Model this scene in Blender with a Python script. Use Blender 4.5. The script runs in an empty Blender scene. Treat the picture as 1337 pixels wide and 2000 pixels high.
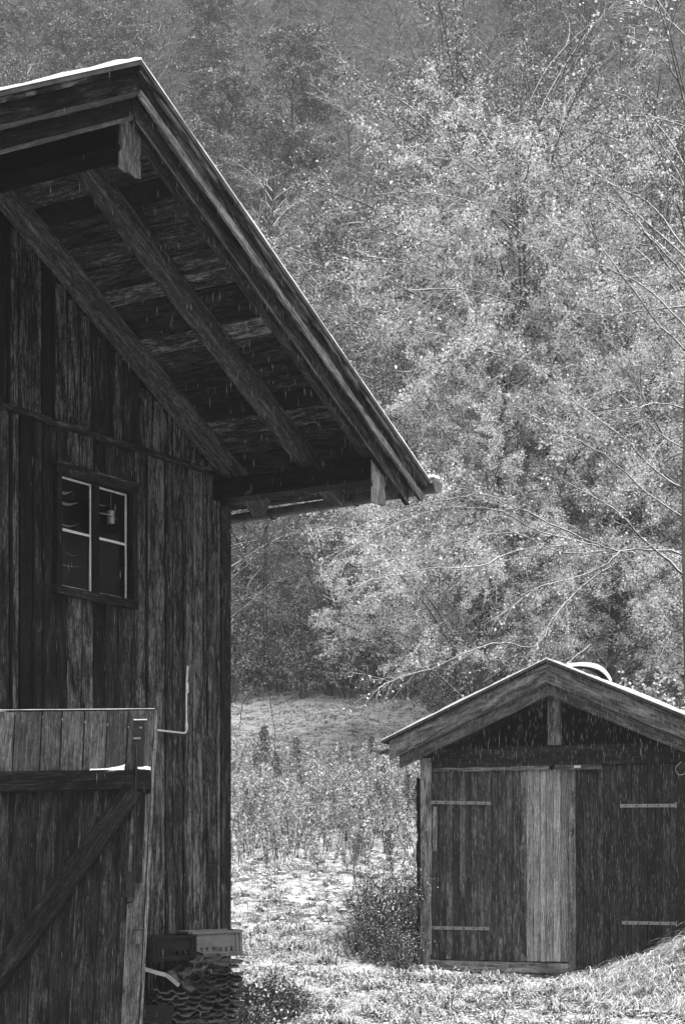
import bpy, math, random
import numpy as np
from mathutils import Vector, Matrix
R = math.radians
scene = bpy.context.scene
COL = scene.collection
rng = np.random.default_rng(7)
random.seed(7)

# ------------------------------------------------------------------ camera
F = 3500.0; PW, PH = 1337.0, 2000.0; HX, HY = 668.5, 1690.0   # focal length and vanishing height in photo pixels
EYE = 1.5
cam = bpy.data.cameras.new('camera'); cam_o = bpy.data.objects.new('camera', cam); COL.objects.link(cam_o)
cam.sensor_fit = 'AUTO'; cam.sensor_width = 36; cam.lens = 36 * F / PH
cam.shift_y = (HY - PH / 2) / PH
cam_o.location = (0, 0, EYE); cam_o.rotation_euler = (R(90), 0, 0)
cam.clip_start = 0.1; cam.clip_end = 2000
scene.camera = cam_o
# ------------------------------------------------------------------ world, sun, exposure
SUN_EL, SUN_AZ = 58, 150
w = bpy.data.worlds.new('World'); scene.world = w; w.use_nodes = True
nt = w.node_tree; nt.nodes.clear()
sky = nt.nodes.new('ShaderNodeTexSky'); sky.sky_type = 'NISHITA'; sky.sun_disc = False
sky.sun_elevation = R(SUN_EL); sky.sun_rotation = R(SUN_AZ); sky.air_density = 1.0; sky.dust_density = 3.0
bw = nt.nodes.new('ShaderNodeRGBToBW'); bg = nt.nodes.new('ShaderNodeBackground'); bg.inputs[1].default_value = 0.15
wo = nt.nodes.new('ShaderNodeOutputWorld')
nt.links.new(sky.outputs[0], bw.inputs[0]); nt.links.new(bw.outputs[0], bg.inputs[0]); nt.links.new(bg.outputs[0], wo.inputs[0])
sun = bpy.data.lights.new('sun', 'SUN'); sun.energy = 1.5; sun.angle = R(25); sun.color = (1, 1, 1)
sun_o = bpy.data.objects.new('sun', sun); COL.objects.link(sun_o)
_az = R(SUN_AZ); _el = R(SUN_EL)
_d = Vector((math.sin(_az) * math.cos(_el), math.cos(_az) * math.cos(_el), math.sin(_el)))
sun_o.rotation_euler = _d.to_track_quat('Z', 'Y').to_euler()
scene.view_settings.view_transform = 'Standard'; scene.view_settings.look = 'None'
scene.view_settings.gamma = 1; scene.view_settings.exposure = 0.95
scene.cycles.max_bounces = 6; scene.cycles.diffuse_bounces = 3; scene.cycles.volume_bounces = 1
scene.cycles.transparent_max_bounces = 8; scene.cycles.use_denoising = True
scene.cycles.use_adaptive_sampling = True
HAZE = 0.0019

# ------------------------------------------------------------------ helpers
def pix(px, py, Y):
    return np.array([(px - HX) * Y / F, Y, EYE + (HY - py) * Y / F])
def tag(o, label=None, cat=None, group=None, kind=None):
    if label: o['label'] = label
    if cat: o['category'] = cat
    if group: o['group'] = group
    if kind: o['kind'] = kind
    return o
def empty(name, loc):
    o = bpy.data.objects.new(name, None); COL.objects.link(o); o.location = loc; o.empty_display_size = .2
    return o
class MB:
    """mesh builder: quads/tris with UV (u along the grain in metres) and a per-face tone"""
    def __init__(s): s.v = []; s.f = []; s.uv = []; s.t = []; s.mi = []
    def add(s, verts, faces, uvs, tone=1.0, mi=0):
        b = len(s.v); s.v.extend([tuple(map(float, p)) for p in verts])
        for f, u in zip(faces, uvs):
            s.f.append(tuple(b + i for i in f)); s.uv.extend(u); s.t.append(tone); s.mi.append(mi)
    def board(s, p0, p1, wd, td, w, t, seg=1, jit=0.0, tone=None, mi=0, ch=0.0, bow=0.0):
        p0 = np.array(p0, float); p1 = np.array(p1, float); wd = np.array(wd, float); td = np.array(td, float)
        wd = wd / np.linalg.norm(wd); td = td / np.linalg.norm(td)
        L = np.linalg.norm(p1 - p0); a, b = w / 2, t / 2
        if tone is None: tone = random.uniform(.55, 1.3)
        if ch: cs = [(-a + ch, -b), (a - ch, -b), (a, -b + ch), (a, b - ch), (a - ch, b), (-a + ch, b), (-a, b - ch), (-a, -b + ch)]
        else: cs = [(-a, -b), (a, -b), (a, b), (-a, b)]
        n = len(cs); per = [0]
        for i in range(n):
            q, r = cs[i], cs[(i + 1) % n]; per.append(per[-1] + math.hypot(r[0] - q[0], r[1] - q[1]))
        uo, vo = random.uniform(0, 40), random.uniform(0, 40)
        V = []; bo = random.uniform(-bow, bow)
        for k in range(seg + 1):
            c = p0 + (p1 - p0) * k / seg + td * bo * math.sin(math.pi * k / seg)
            for (x, y) in cs:
                V.append(c + wd * (x + random.uniform(-jit, jit)) + td * (y + random.uniform(-jit, jit) * .5))
        fs = []; us = []
        for k in range(seg):
            for i in range(n):
                j = (i + 1) % n
                fs.append((k * n + i, k * n + j, (k + 1) * n + j, (k + 1) * n + i))
                u0, u1 = uo + L * k / seg, uo + L * (k + 1) / seg
                us.append([(u0, vo + per[i]), (u0, vo + per[i + 1]), (u1, vo + per[i + 1]), (u1, vo + per[i])])
        fs.append(tuple(range(n - 1, -1, -1))); us.append([(uo + cs[i][1] * .3, vo + cs[i][0]) for i in range(n - 1, -1, -1)])
        fs.append(tuple(seg * n + i for i in range(n))); us.append([(uo + cs[i][1] * .3, vo + cs[i][0]) for i in range(n)])
        s.add(V, fs, us, tone, mi); return s
    def prism(s, outline, ex, ey, org, dirn, t, tone=1.0, mi=0):
        """extrude a 2-D outline (in axes ex, ey at org) by t along dirn"""
        ex, ey, org, dirn = (np.array(q, float) for q in (ex, ey, org, dirn))
        n = len(outline); V = [org + ex * a + ey * b for a, b in outline]; V += [p + dirn * t for p in V]
        uo = random.uniform(0, 20)
        fs = [tuple(range(n)), tuple(range(2 * n - 1, n - 1, -1))]
        us = [[(uo + b, a) for a, b in outline], [(uo + b, a) for a, b in outline[::-1]]]
        for i in range(n):
            j = (i + 1) % n; fs.append((i, i + n, j + n, j)); q, r = outline[i], outline[j]
            us.append([(uo + q[1], q[0]), (uo + q[1], q[0] + t), (uo + r[1], r[0] + t), (uo + r[1], r[0])])
        s.add(V, fs, us, tone, mi); return s
    def tube(s, P, r, k=6, tone=1.0, mi=0, cap=True):
        P = np.array(P, float); r = np.broadcast_to(np.array(r, float), (len(P),))
        V, fs = tube_geo(P, r, k, cap)
        s.add(V, fs, [[(0, 0)] * len(f) for f in fs], tone, mi); return s
    def build(s, name, mat, parent=None, smooth=False):
        me = bpy.data.meshes.new(name); org = np.array(parent_world(parent)); V = np.array(s.v) - org
        me.from_pydata(V.tolist(), [], s.f); me.update()
        uvl = me.uv_layers.new(name='UVMap'); uvl.data.foreach_set('uv', np.array(s.uv, dtype=np.float32).ravel())
        at = me.attributes.new('tone', 'FLOAT', 'FACE'); at.data.foreach_set('value', np.array(s.t, dtype=np.float32))
        for m in (mat if isinstance(mat, (list, tuple)) else [mat]): me.materials.append(m)
        me.polygons.foreach_set('material_index', s.mi)
        if smooth: me.polygons.foreach_set('use_smooth', [True] * len(s.f))
        o = bpy.data.objects.new(name, me); COL.objects.link(o); o.parent = parent
        import bmesh
        bm = bmesh.new(); bm.from_mesh(me); bmesh.ops.recalc_face_normals(bm, faces=bm.faces); bm.to_mesh(me); bm.free()
        return o
def parent_world(p):
    v = Vector((0, 0, 0))
    while p is not None: v += p.location; p = p.parent
    return tuple(v)
def tube_geo(P, r, k, cap=True):
    m = len(P); T = np.gradient(P, axis=0); T /= (np.linalg.norm(T, axis=1, keepdims=True) + 1e-9)
    ref = np.array([0.31, 0.17, 0.93]) if abs(T[0][2]) < .8 else np.array([1, .2, 0.1])
    U = np.cross(T, ref); U /= (np.linalg.norm(U, axis=1, keepdims=True) + 1e-9); W = np.cross(T, U)
    a = np.arange(k) * 2 * np.pi / k
    V = P[:, None, :] + r[:, None, None] * (np.cos(a)[None, :, None] * U[:, None, :] + np.sin(a)[None, :, None] * W[:, None, :])
    V = V.reshape(-1, 3); fs = []
    for q in range(m - 1):
        for i in range(k):
            j = (i + 1) % k; fs.append((q * k + i, q * k + j, (q + 1) * k + j, (q + 1) * k + i))
    if cap: fs.append(tuple(range(k))[::-1]); fs.append(tuple((m - 1) * k + i for i in range(k)))
    return V, fs
def raw_mesh(name, V, Fq, mats, mi=None, parent=None, smooth=False, local=False):
    """fast mesh from numpy: Fq is (n,3) or (n,4)"""
    V = np.asarray(V, dtype=np.float64)
    if not local: V = V - np.array(parent_world(parent))
    Fq = np.asarray(Fq, dtype=np.int32); n, k = Fq.shape
    me = bpy.data.meshes.new(name); me.vertices.add(len(V)); me.vertices.foreach_set('co', V.astype(np.float32).ravel())
    me.loops.add(n * k); me.loops.foreach_set('vertex_index', Fq.ravel())
    me.polygons.add(n); me.polygons.foreach_set('loop_start', np.arange(0, n * k, k, dtype=np.int32))
    me.polygons.foreach_set('loop_total', np.full(n, k, dtype=np.int32))
    for m in (mats if isinstance(mats, (list, tuple)) else [mats]): me.materials.append(m)
    if mi is not None: me.polygons.foreach_set('material_index', np.asarray(mi, dtype=np.int32))
    if smooth: me.polygons.foreach_set('use_smooth', np.ones(n, dtype=bool))
    me.update(calc_edges=True); me.validate()
    o = bpy.data.objects.new(name, me); COL.objects.link(o); o.parent = parent
    return o

# ------------------------------------------------------------------ materials
def newmat(name):
    m = bpy.data.materials.new(name); m.use_nodes = True; t = m.node_tree; t.nodes.clear()
    o = t.nodes.new('ShaderNodeOutputMaterial'); b = t.nodes.new('ShaderNodeBsdfPrincipled'); t.links.new(b.outputs[0], o.inputs[0])
    return m, t, b
def N(t, typ, **kw):
    n = t.nodes.new(typ)
    for k, v in kw.items():
        if k.startswith('i_'): n.inputs[k[2:].replace('_', ' ')].default_value = v
        else: setattr(n, k, v)
    return n
def math_(t, op, a, b=None, c=None, clamp=False):
    n = t.nodes.new('ShaderNodeMath'); n.operation = op; n.use_clamp = clamp
    for i, x in enumerate((a, b, c)):
        if x is None: continue
        if isinstance(x, (int, float)): n.inputs[i].default_value = x
        else: t.links.new(x, n.inputs[i])
    return n.outputs[0]
def grey(v): return (v, v, v, 1)
def mixc(t, fac, a, b):
    n = t.nodes.new('ShaderNodeMix'); n.data_type = 'RGBA'
    for sock, x in ((n.inputs[0], fac), (n.inputs[6], a), (n.inputs[7], b)):
        if isinstance(x, (int, float)): sock.default_value = x if sock.type == 'VALUE' else grey(x)
        elif isinstance(x, tuple): sock.default_value = x
        else: t.links.new(x, sock)
    return n.outputs[2]
def ramp(t, fac, stops):
    n = t.nodes.new('ShaderNodeValToRGB'); el = n.color_ramp.elements
    while len(el) < len(stops): el.new(.5)
    for e, (p, v) in zip(el, stops): e.position = p; e.color = grey(v)
    t.links.new(fac, n.inputs[0]); return n.outputs[0]
def wood(name, lo, mid, hi, rings=.35, patch=.5, rough=.75, knots=True):
    m, t, b = newmat(name)
    uv = N(t, 'ShaderNodeTexCoord').outputs['UV']
    def mapped(su, sv, w0=0):
        mp = N(t, 'ShaderNodeMapping'); mp.inputs['Scale'].default_value = (su, sv, 1); mp.inputs['Location'].default_value = (w0, w0, w0)
        t.links.new(uv, mp.inputs[0]); return mp.outputs[0]
    def noise(vec, sc, det=6, rg=.6, dist=0):
        n = N(t, 'ShaderNodeTexNoise'); n.inputs['Scale'].default_value = sc; n.inputs['Detail'].default_value = det
        n.inputs['Roughness'].default_value = rg; n.inputs['Distortion'].default_value = dist; t.links.new(vec, n.inputs['Vector']); return n.outputs['Fac']
    streak = noise(mapped(4.0, 62), 1.0, 7, .68, .4)
    fine = noise(mapped(5, 210), 1.0, 4, .6)
    pt = noise(mapped(1.8, 9, 3), 1.0, 7, .68, 1.2)
    blot = noise(mapped(13, 34, 9), 1.0, 6, .7, 1.4)
    # cathedral rings: sine of v warped by long noise
    sep = N(t, 'ShaderNodeSeparateXYZ'); t.links.new(uv, sep.inputs[0])
    warp = noise(mapped(.8, 4, 5), 1.0, 2, .5)
    rg = math_(t, 'SINE', math_(t, 'ADD', math_(t, 'MULTIPLY', sep.outputs[1], 380), math_(t, 'MULTIPLY', warp, 60)))
    rg = math_(t, 'MULTIPLY', rg, math_(t, 'MULTIPLY', blot, 1.6))
    val = math_(t, 'ADD', math_(t, 'MULTIPLY', streak, .42), math_(t, 'MULTIPLY', pt, patch))
    val = math_(t, 'ADD', val, math_(t, 'MULTIPLY', blot, .45))
    val = math_(t, 'ADD', val, math_(t, 'MULTIPLY', fine, .22))
    val = math_(t, 'ADD', val, math_(t, 'MULTIPLY', rg, rings * .16))
    mean = .5 * (.42 + patch + .45 + .22)
    val = math_(t, 'ADD', math_(t, 'MULTIPLY', math_(t, 'SUBTRACT', val, mean), 2.4), .45)
    at = N(t, 'ShaderNodeAttribute'); at.attribute_name = 'tone'
    val = math_(t, 'MULTIPLY', val, at.outputs['Fac'])
    if knots:
        vo = N(t, 'ShaderNodeTexVoronoi'); vo.inputs['Scale'].default_value = 1; vo.inputs['Randomness'].default_value = 1
        t.links.new(mapped(2.2, 8, 2), vo.inputs['Vector'])
        kn = ramp(t, vo.outputs['Distance'], [(.0, .08), (.06, .15), (.09, .7), (.13, 1)])
        val = math_(t, 'MULTIPLY', val, kn)
    col = ramp(t, val, [(.0, lo * .6), (.28, lo), (.58, mid), (.95, hi)])
    t.links.new(col, b.inputs['Base Color']); b.inputs['Roughness'].default_value = rough
    b.inputs['Specular IOR Level'].default_value = .04
    bp = N(t, 'ShaderNodeBump'); bp.inputs['Strength'].default_value = .7; bp.inputs['Distance'].default_value = .006
    t.links.new(math_(t, 'ADD', streak, math_(t, 'MULTIPLY', fine, .4)), bp.inputs['Height']); t.links.new(bp.outputs[0], b.inputs['Normal'])
    return m
def obj_noise(t, scale, det=4, coord='Object'):
    tc = N(t, 'ShaderNodeTexCoord'); n = N(t, 'ShaderNodeTexNoise'); n.inputs['Scale'].default_value = scale; n.inputs['Detail'].default_value = det
    t.links.new(tc.outputs[coord], n.inputs['Vector']); return n.outputs['Fac']
def plain(name, lo, hi, scale=8, rough=.7, metal=0, bump=.3, spec=.3):
    m, t, b = newmat(name); n = obj_noise(t, scale, 6)
    t.links.new(ramp(t, n, [(.3, lo), (.7, hi)]), b.inputs['Base Color']); b.inputs['Roughness'].default_value = rough
    b.inputs['Metallic'].default_value = metal; b.inputs['Specular IOR Level'].default_value = spec
    if bump:
        bp = N(t, 'ShaderNodeBump'); bp.inputs['Strength'].default_value = bump; bp.inputs['Distance'].default_value = .01
        t.links.new(obj_noise(t, scale * 3, 5), bp.inputs['Height']); t.links.new(bp.outputs[0], b.inputs['Normal'])
    return m
def snow_mat(name='snow', v=.86):
    m, t, b = newmat(name); b.inputs['Base Color'].default_value = grey(v); b.inputs['Roughness'].default_value = .65
    b.inputs['Subsurface Weight'].default_value = .0
    bp = N(t, 'ShaderNodeBump'); bp.inputs['Strength'].default_value = .5; bp.inputs['Distance'].default_value = .02
    t.links.new(obj_noise(t, 22, 5), bp.inputs['Height']); t.links.new(bp.outputs[0], b.inputs['Normal']); return m
def snowtop_mat(name, lo, hi, thresh=.25, wid=.25, scale=6, snow=.84, cover=.5):
    """bark / leaf with real snow lying on the upward faces"""
    m, t, b = newmat(name); n = obj_noise(t, scale, 4)
    base = ramp(t, n, [(.3, lo), (.7, hi)])
    g = N(t, 'ShaderNodeNewGeometry'); sp = N(t, 'ShaderNodeSeparateXYZ'); t.links.new(g.outputs['Normal'], sp.inputs[0])
    z = math_(t, 'ADD', sp.outputs[2], math_(t, 'MULTIPLY', math_(t, 'SUBTRACT', obj_noise(t, scale * 3, 3), .5), 2 * cover))
    f = math_(t, 'DIVIDE', math_(t, 'SUBTRACT', z, thresh), wid, clamp=True)
    t.links.new(mixc(t, f, base, snow), b.inputs['Base Color']); b.inputs['Roughness'].default_value = .8
    b.inputs['Specular IOR Level'].default_value = .2
    return m
def flat(name, v, rough=.8, spec=.2, var=.0):
    m, t, b = newmat(name)
    b.inputs['Roughness'].default_value = rough; b.inputs['Specular IOR Level'].default_value = spec
    if var:
        n = obj_noise(t, 3.5, 3); t.links.new(ramp(t, n, [(.3, v * (1 - var)), (.7, v * (1 + var))]), b.inputs['Base Color'])
    else: b.inputs['Base Color'].default_value = grey(v)
    return m
M = {}
M['wall'] = wood('weathered_wall_wood', .003, .020, .11, rings=.3, patch=.6)
M['gable'] = wood('dark_gable_wood', .003, .014, .10, rings=.3, patch=.6)
M['soffit'] = wood('soffit_wood', .006, .032, .17, rings=.1, patch=.6)
M['beam'] = wood('beam_wood', .013, .05, .16, rings=.1, patch=.4)
M['dark'] = wood('tarred_wood', .002, .008, .05, rings=.1)
M['fascia'] = wood('fascia_wood', .002, .013, .09, rings=.1, patch=.9)
M['pale'] = wood('bleached_wood', .03, .11, .26, rings=.3, patch=.5)
M['door'] = wood('gate_wood', .005, .024, .10, rings=.25, patch=.6)
M['doorpale'] = wood('gate_pale_wood', .028, .085, .20, rings=.2, patch=.5)
M['shed'] = wood('shed_wood', .013, .052, .19, rings=.25, patch=.6)
M['shedpale'] = wood('shed_new_wood', .08, .21, .42, rings=.9, patch=.45)
M['sheddark'] = wood('shed_dark_wood', .006, .027, .12, rings=.2, patch=.4)
M['shedfascia'] = wood('shed_fascia_wood', .03, .095, .22, rings=.1, patch=.7)
M['snow'] = snow_mat()
M['iron'] = plain('black_iron', .006, .02, 30, .5, .4)
M['zinc'] = plain('grey_zinc', .10, .22, 20, .45, .6)
M['zincdark'] = plain('dark_gutter_zinc', .035, .08, 12, .5, .5)
M['whitepaint'] = plain('chipped_white_paint', .26, .5, 60, .5, 0, .2)
M['strap'] = plain('galvanised_strap', .12, .22, 30, .5, .3)
M['crate_dark'] = plain('dark_shaded_plastic', .006, .012, 14, .9, 0, .1, .05)  # near-black: the left crate's shade is put into its colour
M['crate_grey'] = plain('grey_plastic', .055, .09, 14, .5, 0, .1)
M['tile'] = plain('mossy_clay_tile', .015, .06, 9, .85)
M['tin'] = plain('dull_tin', .2, .32, 25, .45, .4)
M['window_backing'] = plain('unlit_interior', .006, .022, 3, .95, 0, .3, 0)  # dark tone standing in for the unlit room behind the window
M['pane_reflection'] = flat('pane_reflection', .13, .9)  # pale grey for the modelled reflections in the panes
m, t, b = newmat('old_glass'); b.inputs['Base Color'].default_value = grey(.9); b.inputs['Roughness'].default_value = .04
b.inputs['Transmission Weight'].default_value = 1; b.inputs['IOR'].default_value = 1.12
M['glass'] = m
M['bark'] = snowtop_mat('snowy_bark', .02, .07, .30, .25, 6, .84)
M['twig'] = snowtop_mat('snowy_twig', .02, .06, .05, .35, 4, .84, .45)
M['trunk'] = snowtop_mat('trunk_bark', .03, .09, .75, .2, 3, .8)
M['leaf_snow'] = flat('leaf_under_snow', .86, .75)
M['sleet'] = flat('wet_sleet', .45, .6)
M['leaf_pale'] = flat('dry_pale_leaf', .24, .7, .3, .3)
M['leaf_dark'] = flat('dark_leaf', .05, .6, .3, .3)
M['leaf_haze'] = flat('hazed_leaf', .12, .7, .2, .3)  # dark leaf lightened so slope trees carry haze in their colour
M['needle'] = flat('conifer_needles', .14, .8, .1, .3)  # needles lightened too, haze of the far slope put into the colour
M['stem'] = flat('dry_stem', .05, .9, .1, .4)
M['plume'] = flat('dry_plume', .48, .95, .05, .25)
M['plume_dark'] = flat('brown_plume', .16, .95, .05, .3)
M['grass_dry'] = flat('dry_grass', .30, .85, .1, .35)
M['grass_dark'] = flat('dark_grass', .05, .85, .1, .35)

# ------------------------------------------------------------------ terrain
PY = np.array([-10, 5, 10, 16.9, 22, 26, 30, 38, 50, 62, 72, 90, 240, 330.])
PZ = np.array([-.6, -.4, -.2, 0, .2, .72, 1.42, 2.75, 4.85, 7.1, 11.0, 20.5, 116, 170.])
def vnoise(X, Y, sc, seed=0):
    r = np.random.default_rng(seed); out = np.zeros_like(X, float)
    for i in range(6):
        a = r.uniform(0, 2 * np.pi); k = r.uniform(.6, 1.6) / sc; ph = r.uniform(0, 7)
        out += np.sin((X * np.cos(a) + Y * np.sin(a)) * k * 2 * np.pi + ph)
    return out / 6
def ground(X, Y):
    X = np.asarray(X, float); Y = np.asarray(Y, float)
    z = np.interp(Y, PY, PZ)
    far = np.clip((Y - 26) / 10, 0, 1)
    z = z + .25 * far * vnoise(X, Y, 7, 1) + .05 * vnoise(X, Y, 1.3, 2) * np.clip((Y - 15) / 6, .3, 1)
    z = z + (.88 + .22 * vnoise(X, Y, .55, 21) + .12 * vnoise(X, Y, .25, 22)) * np.exp(-((X - 4.6) / 1.3) ** 2 - ((Y - 18.8) / 1.5) ** 2)
    z = z - .10 * np.exp(-((X - 2.2) / 2.2) ** 4 - ((Y - 21.6) / .9) ** 2)
    z = z + np.clip((Y - 45) / 30, 0, 1) * .12 * np.clip(X, -30, 60)
    z = z + np.clip((Y - 70) / 40, 0, 1) * 2.5 * vnoise(X, Y, 40, 3)
    return z
def gz(x, y): return float(ground(np.array([x]), np.array([y]))[0])
def make_ground():
    ys = np.concatenate([[-15, -5, 5, 11], np.geomspace(14.5, 330, 620)])
    xs = np.concatenate([np.linspace(-1.2, -.24, 24), np.linspace(-.235, .235, 240), np.linspace(.24, 1.2, 24)])
    Y = np.repeat(ys[:, None], len(xs), 1); X = xs[None, :] * np.maximum(Y, 30) * 1.0
    nearf = np.clip((Y - 14) / 10, 0, 1)
    inner = np.abs(xs)[None, :] < .237
    X = np.where(inner, xs[None, :] * np.maximum(Y, 12) * 1.02, np.sign(xs)[None, :] * (np.abs(xs)[None, :] * np.maximum(Y, 60)))
    X = np.sort(X, axis=1)
    Z = ground(X, Y)
    bumps = rng.normal(0, 1, Z.shape); b2 = (bumps + np.roll(bumps, 1, 0) + np.roll(bumps, 1, 1) + np.roll(bumps, -1, 1)) / 4
    Z = Z + b2 * np.clip(Y * .0009, .008, .12)
    V = np.stack([X, Y, Z], -1).reshape(-1, 3); nx = len(xs); ny = len(ys)
    i = np.arange(ny - 1)[:, None] * nx + np.arange(nx - 1)[None, :]
    Fq = np.stack([i, i + 1, i + nx + 1, i + nx], -1).reshape(-1, 4)
    m, t, b = newmat('snowy_ground')
    geo = N(t, 'ShaderNodeNewGeometry')
    def nz(sc, det=5, rgh=.6, st=(1, 1, 1)):
        mp = N(t, 'ShaderNodeMapping'); mp.inputs['Scale'].default_value = st; t.links.new(geo.outputs['Position'], mp.inputs[0])
        n = N(t, 'ShaderNodeTexNoise'); n.inputs['Scale'].default_value = sc; n.inputs['Detail'].default_value = det; n.inputs['Roughness'].default_value = rgh
        t.links.new(mp.outputs[0], n.inputs['Vector']); return n.outputs['Fac']
    a = math_(t, 'ADD', math_(t, 'MULTIPLY', nz(9, 7, .7, (1, .6, 1)), .8), math_(t, 'MULTIPLY', nz(2.0, 6, .7), .7))
    cov = math_(t, 'DIVIDE', math_(t, 'SUBTRACT', a, .60), .16, clamp=True)
    # forest floor: leaf litter with thin snow beyond the meadow
    sp = N(t, 'ShaderNodeSeparateXYZ'); t.links.new(geo.outputs['Position'], sp.inputs[0])
    fl = math_(t, 'DIVIDE', math_(t, 'SUBTRACT', math_(t, 'ADD', sp.outputs[1], math_(t, 'MULTIPLY', nz(.25, 3), 6)), 68), 3, clamp=True)
    litter = ramp(t, nz(3, 6, .7), [(.42, .03), (.56, .09), (.70, .35)])
    meadow = mixc(t, cov, ramp(t, nz(25, 3), [(.3, .03), (.7, .16)]), .82)
    t.links.new(mixc(t, fl, meadow, litter), b.inputs['Base Color']); b.inputs['Roughness'].default_value = .8
    b.inputs['Specular IOR Level'].default_value = .1
    bp = N(t, 'ShaderNodeBump'); bp.inputs['Strength'].default_value = .8; bp.inputs['Distance'].default_value = .05
    t.links.new(a, bp.inputs['Height']); t.links.new(bp.outputs[0], b.inputs['Normal'])
    o = raw_mesh('ground', V, Fq, m, smooth=True); tag(o, kind='structure')
make_ground()

# ------------------------------------------------------------------ the barn
D1 = np.array([0.5237, 0.8519, 0]); NB = np.array([0.8519, -0.5237, 0]); UP = np.array([0, 0, 1.])
C0 = np.array([-1.063, 16.5, 0])
HALF, RIDGE, PITCH = 3.578, 7.125, .52
def B(s, o, z): return C0 - D1 * s + NB * o + UP * z
def RF(s): return RIDGE - PITCH * abs(s - HALF)
SD = -D1   # +s direction
barn = empty('barn', tuple(B(HALF, -4, 0)))
tag(barn, 'tall dark weathered timber barn with wide overhanging gable roof at left', 'barn')
def rect_cut(z0, z1, s, holes):
    """split a vertical board span by the openings it crosses"""
    spans = [(z0, z1)]
    for (a, b_, c, d) in holes:
        if a - .005 < s < b_ + .005:
            ns = []
            for (p, q) in spans:
                if c > p: ns.append((p, min(q, c)))
                if d < q: ns.append((max(p, d), q))
            spans = [x for x in ns if x[1] - x[0] > .02]
    return spans
WIN = (1.41, 2.37, 3.73, 4.70); GATE = (4.15, 6.0, -.1, 2.7)
def cladding(name, s0, s1, zlo, zhi, o_in, th, mat, holes, widths, batt=.5, seglen=.45):
    mb = MB(); s = s0
    ws = list(widths)
    while s < s1 - .03:
        wd = ws.pop(0) if ws else random.uniform(.11, .19)
        for h in holes:                          # board edges stop at openings
            for e in (h[0], h[1]):
                if s < e - .01 < s + wd - .01: wd = e - s
        wd = min(wd, s1 - s); sc = s + wd / 2
        tone = random.choice([.62, .8, .9, 1.0, 1.1, 1.3]) if s > 1.3 else random.uniform(1.05, 1.55)
        for (a, b_) in rect_cut(zlo(sc), 99, sc, holes):
            top = min(b_, zhi(sc)); 
            if top - a < .03: continue
            oo = o_in + th / 2 + random.uniform(-.008, .006)
            mb.board(B(sc, oo, a), B(sc, oo, top), SD, NB, wd - random.uniform(.010, .019), th, seg=max(1, int((top - a) / seglen)), jit=.0022, tone=tone)
            if random.random() < batt and wd > .08 and not any(h[0] - .03 < s < h[1] + .03 for h in holes):
                mb.board(B(s, o_in + th + .009, a + .005), B(s, o_in + th + .009, min(top, zhi(s)) - .005), SD, NB, random.uniform(.022, .04), .016, seg=max(1, int((top - a) / seglen)), jit=.002, tone=tone * random.uniform(.6, 1.2))
        s += wd
    return mb.build(name, mat, barn)
cladding('wall', 0.02, 2 * HALF, lambda s: 0.02 + random.uniform(-.01, .01), lambda s: min(5.055, RF(s) - .31), -.03, .028, M['wall'], [WIN, GATE], [.13, .155, .075, .15, .13, .16, .10, .14], .55)
cladding('gable_cladding', 0.15, 2 * HALF - .15, lambda s: 5.06 + random.uniform(-.012, .004), lambda s: RF(s) - .29, -.012, .028, M['gable'], [], [], .6)
# the body behind (other walls, dark inside)
mb = MB()
for (s, sg) in ((0, -1), (2 * HALF, 1)):
    o = 0.0
    while o > -9:
        wd = random.uniform(.14, .22); oc = o - wd / 2
        mb.board(B(s - .014 * -sg * -1, oc, .02), B(s - .014 * -sg * -1, oc, 4.95), NB, SD, wd - .006, .03, tone=random.uniform(.6, 1.2)); o -= wd
mb.build('side_cladding', M['wall'], barn)
mb = MB(); mb.prism([(0, 0), (2 * HALF, 0), (2 * HALF, RF(0) - .15), (HALF, RIDGE - .15), (0, RF(0) - .15)], SD, UP, B(0, -9, 0), -NB, .03)
mb.build('rear_wall', M['wall'], barn)
mb = MB(); mb.board(B(-.02, -.04, .05), B(-.02, -.04, 4.8), SD, NB, .05, .11, seg=12, jit=.004, tone=.9)
mb.board(B(.05, .008, 0.02), B(.05, .008, 4.82), SD, NB, .10, .018, seg=14, jit=.004, tone=1.0)
mb.build('corner_board', M['wall'], barn)
# weathering ledge
mb = MB(); s = .16
while s < 7.0:
    L = min(random.uniform(1.6, 2.4), 7.0 - s)
    mb.board(B(s, .03, 5.065), B(s + L - .004, .03, 5.065 + random.uniform(-.006, .006)), UP, NB, .045, .055, seg=10, jit=.004, tone=1.05); s += L
mb.build('ledge', M['gable'], barn)

# roof ------------------------------------------------------------
roof = MB()
def slope_pts(s0, s1, dz): return (RF(s0) + dz, RF(s1) + dz)
def rake(mb, s0, s1, o0, o1, dz0, dz1, seg=8, jit=.0, tone=1.0, mi=0):
    """a board following the roof slope, section vertical; between o0..o1 and vertical offsets dz0 (top) .. dz1"""
    zm = (dz0 + dz1) / 2
    mb.board(B(s0, (o0 + o1) / 2, RF(s0) + zm), B(s1, (o0 + o1) / 2, RF(s1) + zm), UP, NB, dz0 - dz1, abs(o1 - o0), seg=seg, jit=jit, tone=tone, mi=mi)
E0 = -.60
rake(roof, E0, HALF, -10, 1.80, 0, -.035); rake(roof, HALF, 2 * HALF + .6, -10, 1.80, 0, -.035)
roof_o = roof.build('roof', M['tile'], barn)
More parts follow.
